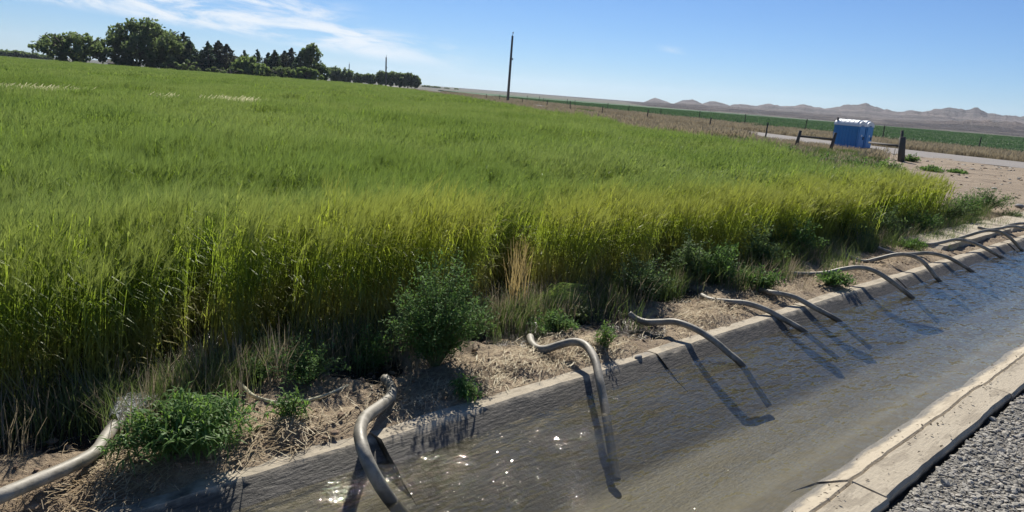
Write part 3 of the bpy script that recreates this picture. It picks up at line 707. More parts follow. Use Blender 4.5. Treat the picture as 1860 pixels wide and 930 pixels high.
for _ in range(60000):
    x = random.uniform(2.2, 11); y = random.uniform(-.9, 1.06)
    if random.random() > 1.5 - .12 * x: continue
    s = .009 + .028 * random.random() ** 2.6 + (.02 if random.random() < .012 else 0)
    zb = -.038 + .014 * fbm(x, y, 2, 3) - .012 * sstep(1.0, 1.06, y)
    P.append((x, y, zb + s * .12)); RO.append((random.uniform(-.5, .5), random.uniform(-.5, .5), random.uniform(0, 6.28))); SC.append((s * 1.3, s * 1.3, s * 1.2)); IX.append(random.randrange(6))
tag(scatter('gravel', P, RO, SC, IX, PV), 'grey loose gravel beside the concrete canal lip', 'gravel', kind='stuff')
M_CLOD = mat_flat('dirt_clod', (.27, .19, .125), .95, .4, 9)
DV = [variant('clod_%d' % i, pebble_variant('c', 50 + i), M_CLOD) for i in range(5)]
P = []; RO = []; SC = []; IX = []
for _ in range(5200):
    x = -1.5 + 18 * random.random() ** 1.5; y = random.uniform(3.26, 4.6)
    if fbm(x, y, 1.4, 3, 6) < random.uniform(-.35, .35): continue
    s = .008 + .035 * random.random() ** 3.5; P.append((x, y, bank_z(x, y) + s * .1)); RO.append((random.uniform(-.6, .6), random.uniform(-.6, .6), random.uniform(0, 6.28))); SC.append((s * 1.5, s * 1.5, s * 1.4)); IX.append(random.randrange(5))
tag(scatter('dirt_clods', P, RO, SC, IX, DV), 'crumbled brown clods of earth on the canal bank', 'dirt', kind='stuff')
P = []; RO = []; SC = []; IX = []
for _ in range(5000):
    x = random.uniform(18, 48); y = random.uniform(4.5, 20)
    if in_field(x, y) or fbm(x, y, .35, 3, 2) < random.uniform(-.3, .45): continue
    s = .02 + .13 * random.random() ** 4; P.append((x, y, clear_z(x, y) + s * .1)); RO.append((random.uniform(-.5, .5), random.uniform(-.5, .5), random.uniform(0, 6.28))); SC.append((s * 1.6, s * 1.4, s)); IX.append(random.randrange(11))
tag(scatter('loose_rubble', P, RO, SC, IX, DV + PV), 'loose stones and clods on the dirt clearing by the road', 'rubble', kind='stuff')
mb_ = MB()
STRAWSPOTS = [(3.35, 3.42, .55, .13), (3.9, 3.5, .4, .14), (1.75, 3.42, .30, .12), (4.35, 3.4, .3, .12), (5.6, 3.45, .5, .15), (6.2, 3.5, .4, .2), (.9, 3.4, .4, .1), (7.2, 3.5, .5, .15), (9.0, 3.5, .7, .15), (10.8, 3.6, .8, .2), (2.7, 3.4, .4, .1)]
for k in range(6500):
    if random.random() < .72:
        cx, cy, rx, ry = random.choice(STRAWSPOTS); x = random.gauss(cx, rx * .55); y = random.gauss(cy, ry)
    else: x = -1 + 14 * random.random() ** 1.4; y = random.uniform(3.25, 4.5)
    if y < 3.21: continue
    z = bank_z(x, y) + random.uniform(.003, .028); L = random.uniform(.04, .16); a = random.gauss(.35, .8); tl = random.uniform(-.12, .18); d = Vector((math.cos(a), math.sin(a), tl)) * L
    p = Vector((x, y, z)); s_ = Vector((-math.sin(a), math.cos(a), 0)); w = random.uniform(.0022, .005); bend = Vector((0, 0, random.uniform(0, .02)))
    mb_.strip([p - d * .5, p + bend, p + d * .5], [w, w, w * .7], s_)
tag(mb_.build('straw_litter', M_STRAW), 'dead straw and grass litter scattered over the bank', 'straw', kind='stuff')

mb_ = MB()
for k in range(520):
    x = random.uniform(2.4, 13); q = random.random()
    if q < .45: y = random.gauss(1.285, .03); z = .006
    elif q < .75: y = random.uniform(1.11, 1.27); z = .012
    else: y = random.uniform(1.30, 1.43); z = -.55 * (y - 1.296) + .010
    if n2(x, 0, 1.1, 3) < random.uniform(-.6, .3): continue
    L = random.uniform(.006, .028); a = random.uniform(0, 6.28); d = Vector((math.cos(a), math.sin(a), random.uniform(-.1, .4))) * L; s_ = Vector((-math.sin(a), math.cos(a), random.uniform(-.3, .3))); p = Vector((x, y, z + random.uniform(0, .006)))
    mb_.strip([p - d * .5, p + Vector((0, 0, .003)), p + d * .5], [L * .2, L * .6, L * .15], s_)
tag(mb_.build('leaf_debris', M_SOIL), 'dark bits of dead leaf and dirt on the canal lip by the gravel', 'debris', kind='stuff')

# small wild grass growing on the bank and at the foot of the barley
FV = [grass_variant('foot_%d' % i, 34, .20, .24, .0045, M_GREENGRASS, .7, False) for i in range(4)] + [grass_variant('footdry_%d' % i, 30, .22, .26, .004, M_DRYGRASS, .6, False) for i in range(2)]
P = []; RO = []; SC = []; IX = []
for _ in range(2000):
    x = -1 + 20 * random.random() ** 1.1; y = front_edge(x) + random.gauss(-.05, .12) - (random.random() ** 3) * (.35 + .04 * x)
    if y < 3.3: continue
    if x < 7 and y < 4.05 and random.random() < .68: continue
    if x > 8 and random.random() < .55: continue
    s = random.uniform(.5, 1.3); P.append((x, y, bank_z(x, y) - .01)); RO.append((0, 0, random.uniform(0, 6.28))); SC.append((s, s, s)); IX.append(random.choice((0, 1, 2, 3, 4, 5)) if x < 5.5 else random.choice((0, 1, 2, 3, 0, 1, 2, 3, 4)))
tag(scatter('bank_grass', P, RO, SC, IX, FV), 'short wild grass along the foot of the barley', 'grass', kind='stuff')

# ------------------------------------------------------------------ weeds
def weed(name, label, base, w, h, mat, n_st=50, n_lf=40, leaf_l=.04, leaf_w=.007, cat='weed', group='weeds on the canal bank', lean=(0, 0), broad=False, flat=1.0):
    e = empty(name, base); tag(e, label, cat, group); fo = MB(); st = MB()
    for k in range(n_st):
        a = random.uniform(0, 6.283); out = math.sqrt(random.random()); top = Vector((math.cos(a) * out * w * .5 + lean[0], math.sin(a) * out * w * .5 * flat + lean[1], h * (1 - .62 * out ** 2) * random.uniform(.6, 1.1)))
        b = Vector((math.cos(a), math.sin(a), 0)) * .02 * out; mid = b.lerp(top, .5) + Vector((0, 0, .10 * h)) - Vector((top.x, top.y, 0)) * .08
        path = [b, mid, top]; st.tube(path, [.004 * (h / .5) ** .5 + .0015, .0028, .0012], 4, False)
        for j in range(n_lf):
            t = .22 + .78 * (j + random.random()) / n_lf
            p = (1 - t) ** 2 * b + 2 * t * (1 - t) * mid + t * t * top
            d = Vector((random.gauss(0, 1), random.gauss(0, 1), random.gauss(.35, .6))).normalized(); L = leaf_l * random.uniform(.6, 1.25) * (1.15 - .5 * t if not broad else 1)
            if not broad: p = p + Vector((random.gauss(0, 1), random.gauss(0, 1), random.gauss(0, .6))) * (.03 * (w / .6) * (1.15 - t * .7))
            s_ = d.cross(Vector((random.uniform(-.4, .4), random.uniform(-.4, .4), 1))).normalized(); lw = leaf_w * random.uniform(.7, 1.2)
            if broad: fo.strip([p, p + d * L * .45 + Vector((0, 0, .006)), p + d * L + Vector((0, 0, -L * .25))], [lw * .35, lw, lw * .08], s_)
            else: fo.quad(p, p + d * L * .5 + s_ * lw, p + d * L, p + d * L * .5 - s_ * lw)
    st.build('stem', M_WSTEM, e); fo.build('foliage', mat, e); return e
def wpx(x, y, wpx_, hpx, z=0.0):                 # ground point and size in metres from the photograph
    b = at(x, y, z); d = (b - Vector((0, 0, H))).dot(FW); return Vector((b.x, b.y, bank_z(b.x, b.y) if b.x < 21 and b.y < 6.3 else -.13)), wpx_ * d / FPX, hpx * d / FPX
b, w, h = wpx(790, 672, 215, 222); weed('kochia_bush', 'tall dark feathery bush growing against the barley edge beside the second tube', b, w * 1.08, h, M_KOCHIA, 150, 64, .044, .0056, 'bush', flat=.8)
b, w, h = wpx(672, 668, 80, 90); weed('kochia_bush', 'small upright bright green weed at the side of the tall feathery bush', b, w, h, M_BROAD, 26, 34, .045, .006, 'weed')
b, w, h = wpx(342, 840, 285, 112); weed('leafy_weed', 'spreading leafy green weed beside the tube pouring into the field', b, w, h, M_BROAD, 130, 24, .078, .011, 'weed', broad=True, flat=.7)
WL = [(525, 782, 90, 50, M_BROAD, 'low sprig of green leaves just past the spreading leafy weed', 14, 16, True),
 (842, 725, 80, 44, M_KOCHIA, 'small dark sprig on bare dirt between the two nearest arched tubes', 16, 18, True),
 (560, 702, 170, 90, M_KOCHIA, 'dark weed clump behind the thin bent dead stalk', 46, 34, False),
 (470, 700, 90, 60, M_KOCHIA, 'dark weed at the barley foot behind the bent stalk end', 24, 30, False),
 (1005, 612, 100, 44, M_KOCHIA, 'low green weeds right behind the outlet of the short curled tube', 34, 26, False),
 (1098, 642, 46, 62, M_BROAD, 'narrow upright green weed beside the hump of the curled tube', 14, 26, False),
 (1055, 590, 60, 40, M_GREENGRASS, 'thin pale grass clump by the muddy runoff', 30, 14, False),
 (1165, 556, 120, 95, M_KOCHIA2, 'grey green bush at the barley edge above the muddy runoff', 50, 38, False),
 (1245, 520, 90, 95, M_KOCHIA2, 'upright grey green weed standing against the barley mid bank', 40, 36, False),
 (1300, 520, 130, 80, M_KOCHIA, 'wide dark weed clump over the wet shaded barley foot', 60, 36, False),
 (1385, 536, 80, 44, M_KOCHIA, 'low bright weed where the half hidden tube leaves the bank', 34, 28, False),
 (1372, 492, 120, 90, M_KOCHIA2, 'rounded weed at the field edge before the long smooth tube', 46, 34, False),
 (1440, 470, 120, 85, M_KOCHIA, 'rounded dark weed above the outlet of the long smooth tube', 50, 34, False),
 (1512, 522, 80, 26, M_KOCHIA, 'flat weed patch under the arch of the long smooth tube', 34, 24, False),
 (1530, 448, 110, 66, M_KOCHIA2, 'grey green weed behind the pair of crossing tubes', 44, 30, False),
 (1600, 436, 90, 60, M_KOCHIA2, 'weed on the field edge just beyond the crossing tubes', 40, 30, False),
 (1665, 424, 90, 56, M_KOCHIA, 'dark weed on the field edge beside the buried concrete slab', 40, 30, False),
 (1655, 455, 60, 20, M_KOCHIA, 'low creeping weed beside the start of the buried slab', 26, 22, False),
 (1725, 404, 90, 50, M_KOCHIA2, 'bushy weed at the very corner of the barley', 44, 30, False),
 (1752, 396, 80, 44, M_KOCHIA, 'darker weed between the barley corner and the lone long weed', 40, 30, False),
 (1842, 398, 60, 20, M_KOCHIA2, 'low weed near the end of the buried slab', 26, 24, False),
 (1792, 388, 120, 42, M_KOCHIA2, 'long grey green weed standing alone past the barley corner', 60, 34, False)]
for x, y, ww, hh, mt, lb, ns, nl, br in WL:
    b, w, h = wpx(x, y, ww, hh); sc_ = min(2.4, max(1, b.length / 4.2)); weed('bank_weed', lb, b, w, h, mt, ns, nl, (.06 if br else .034) * sc_, (.011 if br else .0048) * sc_, 'weed', broad=br)
WF = [(1690, 308, 60, 12, 'flat weed patch on the dirt below the thick gate post'), (1740, 312, 40, 9, 'flat weed patch farther out on the dirt clearing'), (1430, 280, 50, 20, 'dark green weed clump before the leaning brace posts'), (1500, 300, 70, 26, 'green weed clump below the blue toilets'), (1560, 306, 90, 30, 'largest green weed clump between the barley and the toilets'), (1612, 310, 70, 26, 'green weed clump nearest the thick gate post'), (1655, 292, 40, 16, 'small weed at the foot of the thick gate post, road side'),
 (1305, 250, 32, 14, 'small dark weed on the tan verge left of the brace posts'), (1345, 258, 36, 14, 'small dark weed between barley and tan verge'), (1150, 224, 26, 14, 'far green weed on the tan verge by the fence')]
for x, y, ww, hh, lb in WF:
    b, w, h = wpx(x, y, ww, hh); weed('verge_weed', lb, b, w, h * 1.1, M_KOCHIA, 40, 22, .16, .03, 'weed', 'weeds on the road verge')
# broken bunch of barley lying over the runoff
b = at(985, 572); e = empty('barley_bunch', (b.x, b.y, .05)); tag(e, 'bent bunch of bright green barley leaning out over the mud', 'barley'); mb_ = MB()
for k in range(70):
    d = Vector((.72, -.55, random.uniform(.05, .5))).normalized() * random.uniform(.25, .45) + Vector((random.uniform(-.05, .05), random.uniform(-.05, .05), 0)); p = Vector((random.uniform(-.08, .08), random.uniform(-.06, .06), random.uniform(0, .12)))
    mb_.strip([p, p + d * .5 + Vector((0, 0, .05)), p + d + Vector((0, 0, -.05))], [.005, .006, .001], Vector((.2, .3, 1)).normalized())
mb_.build('stems', mat_simple_leaf('fresh_blade', (.20, .29, .07), (.32, .38, .12), (.3, .4, .08), .4), e)

# ------------------------------------------------------------------ siphon tubes
def siphon(label, pts, r, upright=True):
    P_ = [at(x, y, z) for x, y, z in pts]
    if upright:                          # the tube stands in one vertical plane from its outlet to the water
        A_, B_ = P_[1], at(pts[-1][0], pts[-1][1], ZW); dn = Vector((-(B_ - A_).y, (B_ - A_).x, 0)).normalized()
        for i in range(2, len(pts)):
            r_ = FW * FPX + RT * (pts[i][0] - 930) + UP * (465 - pts[i][1]); t_ = (dn.x * A_.x + dn.y * A_.y) / (dn.x * r_.x + dn.y * r_.y)
            P_[i] = Vector((r_.x * t_, r_.y * t_, H + r_.z * t_))
    d = (P_[-1] - P_[-4]); d.z = 0; d.normalize(); q = P_[-1]; k = max(.05, min(.34, (q.y - 2.45) / max(.5, -d.y)))
    e_ = q + d * k; e_.z = max(-.36, -.02 - (3.08 - e_.y) * .635 + .06); P_ += [q.lerp(e_, .5), e_]
    path = catmull(P_, 9); base = path[0].copy()
    mb_ = MB(); n = 18; mb_.tube([p - base for p in path], [r * (1 + .03 * n2(i, r, .31)) for i in range(len(path))], n, False)
    # wall thickness: inner sleeve and lip at the outlet, capped far inside
    t = (path[1] - path[0]).normalized(); inner = MB(); inner.tube([path[0] - base, path[3] - base], [r * .90, r * .88], n, False)
    o = len(mb_.V); mb_.V += inner.V; mb_.F += [[o + i for i in f[::-1]] for f in inner.F]
    for k in range(n): k2 = (k + 1) % n; mb_.F.append([k2, k, o + k, o + k2])
    mb_.F.append([o + n + k for k in range(n)])
    ob = mb_.build('siphon_tube', M_TUBE, None, True, base); tag(ob, label, 'pipe', 'siphon tubes over the canal lip'); return ob
siphon('thick grey tube pouring water beside the spreading leafy weed', [(207, 772, .10), (192, 795, .10), (172, 822, .10), (130, 846, .11), (60, 876, .14), (-10, 906, .16), (-80, 940, .10), (-160, 985, -.04), (-215, 1025, -.2)], .031, False)
siphon('thick pale tube bending over the broken lip joint, water sparkling at its foot', [(700, 688, .06), (711, 706, .065), (708, 722, .075), (690, 738, .10), (664, 758, .14), (654, 784, .165), (660, 818, .14), (676, 855, .07), (700, 896, -.05), (726, 928, -.15)], .033, False)
siphon('short curled tube with its outlet in green weeds and steep drop into the water', [(963, 612, .05), (966, 624, .05), (976, 633, .055), (992, 634, .07), (1015, 627, .11), (1042, 621, .15), (1064, 628, .16), (1080, 652, .13), (1089, 690, .05), (1097, 730, -.05), (1104, 775, -.15)], .029, False)
siphon('long low tube with a dark bent shadow, outlet raised over the muddy runoff', [(1143, 570, .10), (1156, 579, .07), (1174, 585, .07), (1200, 585, .12), (1228, 585, .17), (1262, 597, .17), (1296, 618, .09), (1322, 640, -.02), (1347, 662, -.14)], .027)
siphon('tube lying close along the bank with its outlet in shaded wet grass', [(1274, 537, .06), (1292, 545, .06), (1322, 548, .09), (1356, 551, .13), (1390, 562, .12), (1424, 580, .02), (1458, 600, -.13)], .027)
siphon('tube half hidden by low weeds with only its water end in view', [(1380, 526, .06), (1400, 531, .10), (1420, 534, .14), (1446, 541, .15), (1480, 559, .05), (1522, 582, -.13)], .026)
siphon('long smooth tube arching high over the lip, single and clear of the others', [(1436, 497, .06), (1468, 498, .06), (1500, 496, .12), (1532, 489, .20), (1562, 486, .24), (1590, 493, .22), (1622, 513, .07), (1656, 540, -.14)], .027)
siphon('front tube of the crossing pair with a steep bend and short upturned end', [(1543, 467, .08), (1556, 472, .05), (1572, 475, .05), (1595, 470, .12), (1625, 463, .20), (1650, 463, .22), (1672, 472, .18), (1690, 490, .03), (1706, 510, -.14)], .026)
siphon('rear tube of the crossing pair reaching the water past its neighbour', [(1595, 450, .12), (1612, 457, .09), (1632, 462, .10), (1660, 461, .17), (1690, 460, .21), (1720, 467, .17), (1742, 478, .05), (1764, 492, -.14)], .026)
siphon('tube crossing the near end of the buried concrete slab', [(1665, 443, .05), (1690, 444, .07), (1712, 440, .12), (1738, 435, .18), (1766, 441, .16), (1792, 452, .05), (1820, 468, -.14)], .026)
siphon('tall arched tube over the buried slab with its shadow along the joint', [(1738, 434, .06), (1758, 428, .12), (1786, 420, .22), (1808, 419, .24), (1828, 427, .18), (1843, 440, .03), (1857, 455, -.14)], .026)
siphon('far tube with a pale raised outlet above the buried slab', [(1776, 413, .12), (1794, 417, .10), (1815, 415, .16), (1838, 411, .22), (1858, 415, .2), (1880, 426, .03), (1896, 441, -.14)], .026)
siphon('last tube of the row, cut by the picture edge', [(1812, 417, .05), (1830, 410, .14), (1852, 406, .22), (1876, 408, .2), (1900, 420, .03), (1918, 434, -.14)], .026)

# thin dead stalk
pts = [(430, 692, .06), (445, 706, .07), (462, 720, .06), (500, 731, .05), (540, 730, .05), (585, 720, .05), (632, 700, .04)]
mb_ = MB(); mb_.tube(catmull([at(*p) for p in pts], 5), [.014 - .005 * i / 30 for i in range(31)], 7); tag(mb_.build('dry_stalk', M_PALE, None, True), 'thin bent dead stalk lying on dirt behind the leafy weed', 'stalk')
# stones
def stone(x, y, r, label):
    b = at(x, y, .02); mb_ = pebble_variant('s', int(x)); o = mb_.build('stone', M_STONE, None, False, (b.x, b.y, bank_z(b.x, b.y) + r * .3)); o.scale = (r * 2.1, r * 2.1, r * 2.2); md = o.modifiers.new('round', 'SUBSURF'); md.levels = md.render_levels = 2
    tag(o, label, 'stone', 'stones on the bank')
stone(1160, 645, .045, 'flat grey stone at the canal lip by the muddy runoff'); stone(1490, 520, .03, 'small grey stone in the grass beside the long smooth tube'); stone(1851, 380, .16, 'grey stone on the dirt beyond the lone weed')

# runoff water on the bank
def puddle(name, c, rx, ry, z, label, rot=0.0, mat=M_PUDDLE, sd=0):
    V = [(0, 0, 0)]; n = 40
    for i in range(n): a = 2 * math.pi * i / n; q = 1 + .35 * n2(math.cos(a), math.sin(a), 1.7, sd); V.append((rx * q * math.cos(a), ry * q * math.sin(a), 0))
    F = [(0, 1 + i, 1 + (i + 1) % n) for i in range(n)]; o = obj(name, mesh(name, V, F), mat, None, (c[0], c[1], z)); o.rotation_euler.z = rot; tag(o, label, 'puddle', kind='structure')
for k, (x, y, rx, ry) in enumerate([(235, 745, .30, .22), (938, 610, .20, .14), (1040, 598, .34, .17), (1095, 625, .20, .10), (1075, 655, .14, .08), (1250, 537, .32, .14), (1345, 518, .4, .15), (700, 665, .2, .12), (330, 690, .3, .2), (1420, 505, .3, .12)]):
    c = at(x, y, -.02); zz = np.mean([bank_z(c.x + dx, c.y + dy) for dx in (-.1, 0, .1) for dy in (-.08, 0, .08)]); puddle('puddle', c, rx, ry, zz + .012, None, .3, sd=k)
# water jet from the pouring tube
j0 = at(207, 772, .10); j1 = at(268, 712, .0); mb_ = MB(); rows = []
for i in range(15):
    t = i / 14; c = j0.lerp(j1, t); c.z = .12 + .06 * t - .19 * t * t; wd = .035 + .15 * t; s_ = Vector((.75, -.66, 0)); row = []
    for k in range(11):
        u = k / 10 * 2 - 1; q = c + s_ * u * wd; q.z += (.045 * (1 - t) + .03) * (1 - u * u) - .03 + .018 * n2(i * .9, k * .9, 1, 2); row.append(q)
    rows.append(row)
for a, b_ in zip(rows[:-1], rows[1:]):
    for k in range(10): mb_.quad(a[k], a[k + 1], b_[k + 1], b_[k])
tag(mb_.build('water_jet', M_JET, None, True), 'clear water gushing from the thick tube into the barley foot', 'water', kind='stuff')

# ------------------------------------------------------------------ trees
def tree(name, label, x, ytop, wpx_, dist, kind, mat, group, ybase=None, n=2200, leaf=.5):
    top = bearing(x, ytop, dist); h = top.z + .1; w = wpx_ * dist / FPX * 1.02
    e = empty(name, (top.x, top.y, -.06)); tag(e, label, 'tree' if kind != 'bush' else 'shrub', group); tr = MB(); cr_ = MB(); rd = random.Random(int(x * 7 + ytop))
    def lf(p, s, nb):
        d = Vector((rd.gauss(0, 1), rd.gauss(0, 1), rd.gauss(0, 1))) + nb * .7; d.normalize(); a = d.cross(Vector((rd.gauss(0, 1), rd.gauss(0, 1), rd.gauss(0, 1)))).normalized(); b = d.cross(a)
        a *= s * rd.uniform(.35, .6); b *= s * rd.uniform(.5, .9); cr_.quad(p - a, p - b * .8, p + a, p + b)
    if kind in ('round', 'bush', 'poplar'):
        zb = {'round': .0, 'bush': -.05, 'poplar': .05}[kind] * h; ch = h - zb; cen = Vector((0, 0, zb + ch * .5)); tr.tube([(0, 0, 0), (.1, 0, h * .3), (0, .1, h * .75)], [w * .045, w * .032, w * .012], 7)
        for k in range(9 if w > 3 else 0):
            a = rd.uniform(0, 6.28); z0 = h * rd.uniform(.15, .4); q = Vector((math.cos(a) * w * .36, math.sin(a) * w * .36, h * rd.uniform(.5, .85))); tr.tube([(0, 0, z0), q * .5 + Vector((0, 0, z0 * .6)), q], [w * .018, w * .012, w * .004], 5, False)
        ncl = {'round': 74, 'bush': 44, 'poplar': 50}[kind]; n = int(n * 1.5)
        for c in range(ncl):
            d = Vector((rd.gauss(0, 1), rd.gauss(0, 1), rd.gauss(.1, 1))).normalized(); rr = rd.uniform(.2, 1) ** .5
            taper = 1.0
            pc = Vector((d.x * w * .43 * rr, d.y * w * .43 * rr, d.z * ch * .43 * rr))
            if kind == 'round' and pc.z < 0: pc.z *= .9; pc.x *= 1.05
            pc += cen; cr0 = rd.uniform(.10, .17) * min(w, ch) * (1.0 if kind != 'poplar' else 1.15)
            for _ in range(n // ncl):
                o_ = Vector((rd.gauss(0, 1), rd.gauss(0, 1), rd.gauss(0, .8))); o_ = o_.normalized() * cr0 * rd.random() ** .4
                p = pc + o_
                if p.z < 0.05 * h: p.z = .05 * h + abs(rd.gauss(0, .05 * h))
                lf(p, leaf, o_.normalized())
    else:
        w *= 1.8; n = int(n * 2.0); tr.tube([(0, 0, 0), (0, 0, h * .97)], [w * .04, .03], 6); nl = int(h / .42)
        for l in range(nl):
            t = (l + .5) / nl; z = h * (.03 + .96 * t); rr = w * .5 * (1 - t) ** .8 * rd.uniform(.8, 1.12) + .12
            nb = max(5, int(11 * (1 - t * .5)))
            for k in range(nb):
                a = rd.uniform(0, 6.28); L = rr * rd.uniform(.75, 1.1)
                for _ in range(max(3, n // (nl * nb))):
                    u = rd.random() ** .6; p = Vector((math.cos(a + rd.gauss(0, .12)) * L * u, math.sin(a + rd.gauss(0, .12)) * L * u, z - .16 * L * u + rd.gauss(0, .12))); lf(p, leaf * (.55 + .45 * (1 - t)), Vector((math.cos(a), math.sin(a), .3)))
    tr.build('trunk', M_BARK, e, True); cr_.build('crown', mat, e); return e
G1 = 'farmyard trees beyond the barley'; G2 = 'far row of trees beside the distant pole'; G3 = 'tiny trees on the horizon'
tree('broadleaf_tree', 'broad loose tree standing alone at the far edge of the barley', 134, 55, 128, 212, 'round', M_TREE, G1, n=3600, leaf=.62)
tree('broadleaf_tree', 'largest dome shaped tree, first of the dark farmyard group', 268, 34, 124, 216, 'round', M_TREE, G1, n=6200, leaf=.62)
tree('broadleaf_tree', 'lower dark tree leaning out from under the largest dome', 300, 62, 90, 220, 'round', M_TREE, G1, n=3000, leaf=.6)
tree('broadleaf_tree', 'ragged low tree by the white shed under the largest dome', 222, 84, 36, 214, 'round', M_TREE, G1, n=900, leaf=.55)
tree('spruce_tree', 'pointed spruce right against the largest dome tree', 334, 58, 46, 222, 'cone', M_CONIFER, G1, n=2600)
tree('spruce_tree', 'shorter spruce in front of the pointed spruce', 345, 74, 40, 215, 'cone', M_CONIFER, G1, n=2200)
tree('spruce_tree', 'low dark spruce filling the notch between the spruce groups', 364, 96, 30, 218, 'cone', M_DARKCON, G1, n=1200)
tree('spruce_tree', 'slim dark spruce at the start of the brown topped pair', 378, 75, 36, 216, 'cone', M_CONIFER, G1, n=2000)
tree('spruce_tree', 'brown tinged spruce with a blunt double top', 397, 74, 44, 220, 'cone', M_DARKCON, G1, n=2400)
tree('spruce_tree', 'wide brown tinged spruce beside the blunt topped one', 412, 80, 46, 218, 'cone', M_DARKCON, G1, n=2400)
tree('broadleaf_tree', 'pale rounded tree between the spruces', 446, 98, 48, 214, 'round', M_TREE_LIGHT, G1, n=1800, leaf=.5)
tree('spruce_tree', 'small twin spruce top behind the pale rounded tree', 444, 91, 24, 226, 'cone', M_CONIFER, G1, n=900)
tree('spruce_tree', 'slim spruce rising behind the pale rounded tree', 467, 90, 24, 224, 'cone', M_CONIFER, G1, n=1000)
tree('broadleaf_tree', 'low pale shrubby tree at the foot of the middle spruces', 466, 114, 50, 211, 'bush', M_TREE_LIGHT, G1, n=1200, leaf=.5)
for x, yt, w, lb in ((488, 96, 34, 'first of the four dense spruces left of the poplar'), (500, 91, 38, 'second dense spruce left of the poplar, slightly pointed'), (517, 92, 36, 'third dense spruce left of the poplar'), (529, 87, 42, 'tallest dense spruce left of the poplar'), (546, 93, 34, 'dense spruce touching the poplar')):
    tree('spruce_tree', lb, x, yt, w, 217 + (x % 7), 'cone', M_DARKCON if x % 2 else M_CONIFER, G1, n=2000)
tree('poplar_tree', 'tall oval poplar rising above the farm group end', 567, 77, 36, 216, 'poplar', M_TREE, G1, n=2200, leaf=.5)
tree('broadleaf_tree', 'small round tree ending the farmyard group', 586, 110, 26, 215, 'round', M_TREE, G1, n=900, leaf=.45)
tree('shrub', 'wide pale green shrub at the foot of the poplar', 556, 120, 60, 208, 'bush', M_TREE_LIGHT, G1, n=2200, leaf=.42)
tree('shrub', 'darker low shrub under the dense spruces', 512, 120, 60, 209, 'bush', M_TREE, G1, n=1500, leaf=.45)
tree('shrub', 'low shrub line under the brown spruces', 420, 122, 90, 209, 'bush', M_TREE, G1, n=1800, leaf=.45)
tree('shrub', 'low dark shrub under the pointed spruce', 330, 108, 90, 210, 'bush', M_TREE, G1, n=1800, leaf=.45)
for x, yt, w, lb in ((608, 120, 28, 'rounded tree just right of the farmyard gap'), (630, 124, 26, 'second tree right of the gap, beside the thin pole'), (620, 138, 26, 'low bush between the two gap trees'), (652, 133, 22, 'open crowned tree at the start of the far row'), (671, 133, 26, 'second tree of the far row'), (694, 128, 28, 'tall tree of the far row in front of the pole'), (711, 128, 28, 'tree of the far row right after the pole'), (727, 130, 28, 'middle tree of the far rounded row'), (742, 132, 26, 'next to last tree of the far rounded row'), (755, 136, 20, 'last tree of the far rounded row, sloping away')):
    tree('broadleaf_tree', lb, x, yt, w, 330, 'round', M_TREE, G2, n=1200, leaf=.75)
for x, yt, w, lb in ((8, 92, 26, 'first horizon tree at the picture edge'), (30, 93, 22, 'second small horizon tree'), (42, 95, 16, 'third small horizon tree'), (60, 96, 24, 'horizon tree nearest the lone broad tree'), (82, 101, 24, 'low horizon bush beside the lone broad tree'), (775, 156, 18, 'tiny horizon tree past the far row'), (792, 158, 18, 'second tiny horizon tree past the far row'), (812, 161, 10, 'third tiny horizon tree past the far row'), (829, 162, 8, 'last tiny horizon tree past the far row'),
        (1365, 203, 10, 'dark tree at the foot of the hills'), (1350, 205, 12, 'low dark bush at the foot of the hills')):
    tree('broadleaf_tree', lb, x, yt, w, 520 if x < 100 else 800, 'round', M_TREE, G3, n=300, leaf=1.8)

# farm shed
c = bearing(226, 116, 222); ax = math.atan2(c.y, c.x); e = empty('farm_shed', (c.x, c.y, -.06), ax + R(80)); tag(e, 'low white farm shed with dark roof under the largest tree', 'shed')
hz = c.z + .1; mb_ = MB(); mb_.box((0, 0, hz * .45), (7, 4, hz * .9)); mb_.build('wall', M_SIDING, e)
mb_ = MB(); a_ = [Vector((sx_ * 3.8, sy_ * 2.4, hz * .88)) for sx_ in (-1, 1) for sy_ in (-1, 1)]; r0_, r1_ = Vector((-3.8, 0, hz + .9)), Vector((3.8, 0, hz + .9))
mb_.quad(a_[0], a_[2], r1_, r0_); mb_.quad(a_[1], r0_, r1_, a_[3]); mb_.tri(a_[0], r0_, a_[1]); mb_.tri(a_[2], a_[3], r1_); mb_.build('roof', M_ROOF, e)
mb_ = MB(); mb_.box((1.2, -2.02, 1.0), (1.0, .08, 2.0)); mb_.build('door', M_DARK, e)

# ------------------------------------------------------------------ poles
def pole(label, xb, yb, xt, yt, dist, r):
    b = bearing(xb, yb, dist); b.z = -.3; t = bearing(xt, yt, dist); e = empty('utility_pole', b); tag(e, label, 'pole', 'utility poles along the road')
    mb_ = MB(); tt = t - b; mb_.tube([(0, 0, 0), tt * .5, tt], [r, r * .88, r * .72], 12); mb_.build('post', M_POLE, e, True)
    mb_ = MB(); mb_.tube([tt, tt + Vector((.05, -.05, .5))], [.05, .05], 6); mb_.tube([tt + Vector((.05, -.05, .45)), tt + Vector((.05, -.05, .62)), tt + Vector((.05, -.05, .72))], [.11, .13, .06], 8); mb_.build('insulator', M_METAL, e)
    mb_ = MB(); s_ = Vector((RT.x, RT.y, 0)).normalized(); mb_.box(tt * .66 + s_ * r, (.25, .25, .35)); mb_.build('bracket', M_METAL, e)
pole('tall bare wooden pole standing mid picture beyond the barley', 922, 186, 931, 65, 148, .27)
pole('distant wooden pole rising out of the far tree row', 700.5, 158, 701.5, 104, 300, .33)
pole('thin farthest pole beside the small trees past the farmyard', 633.5, 148, 634.5, 116, 420, .28)

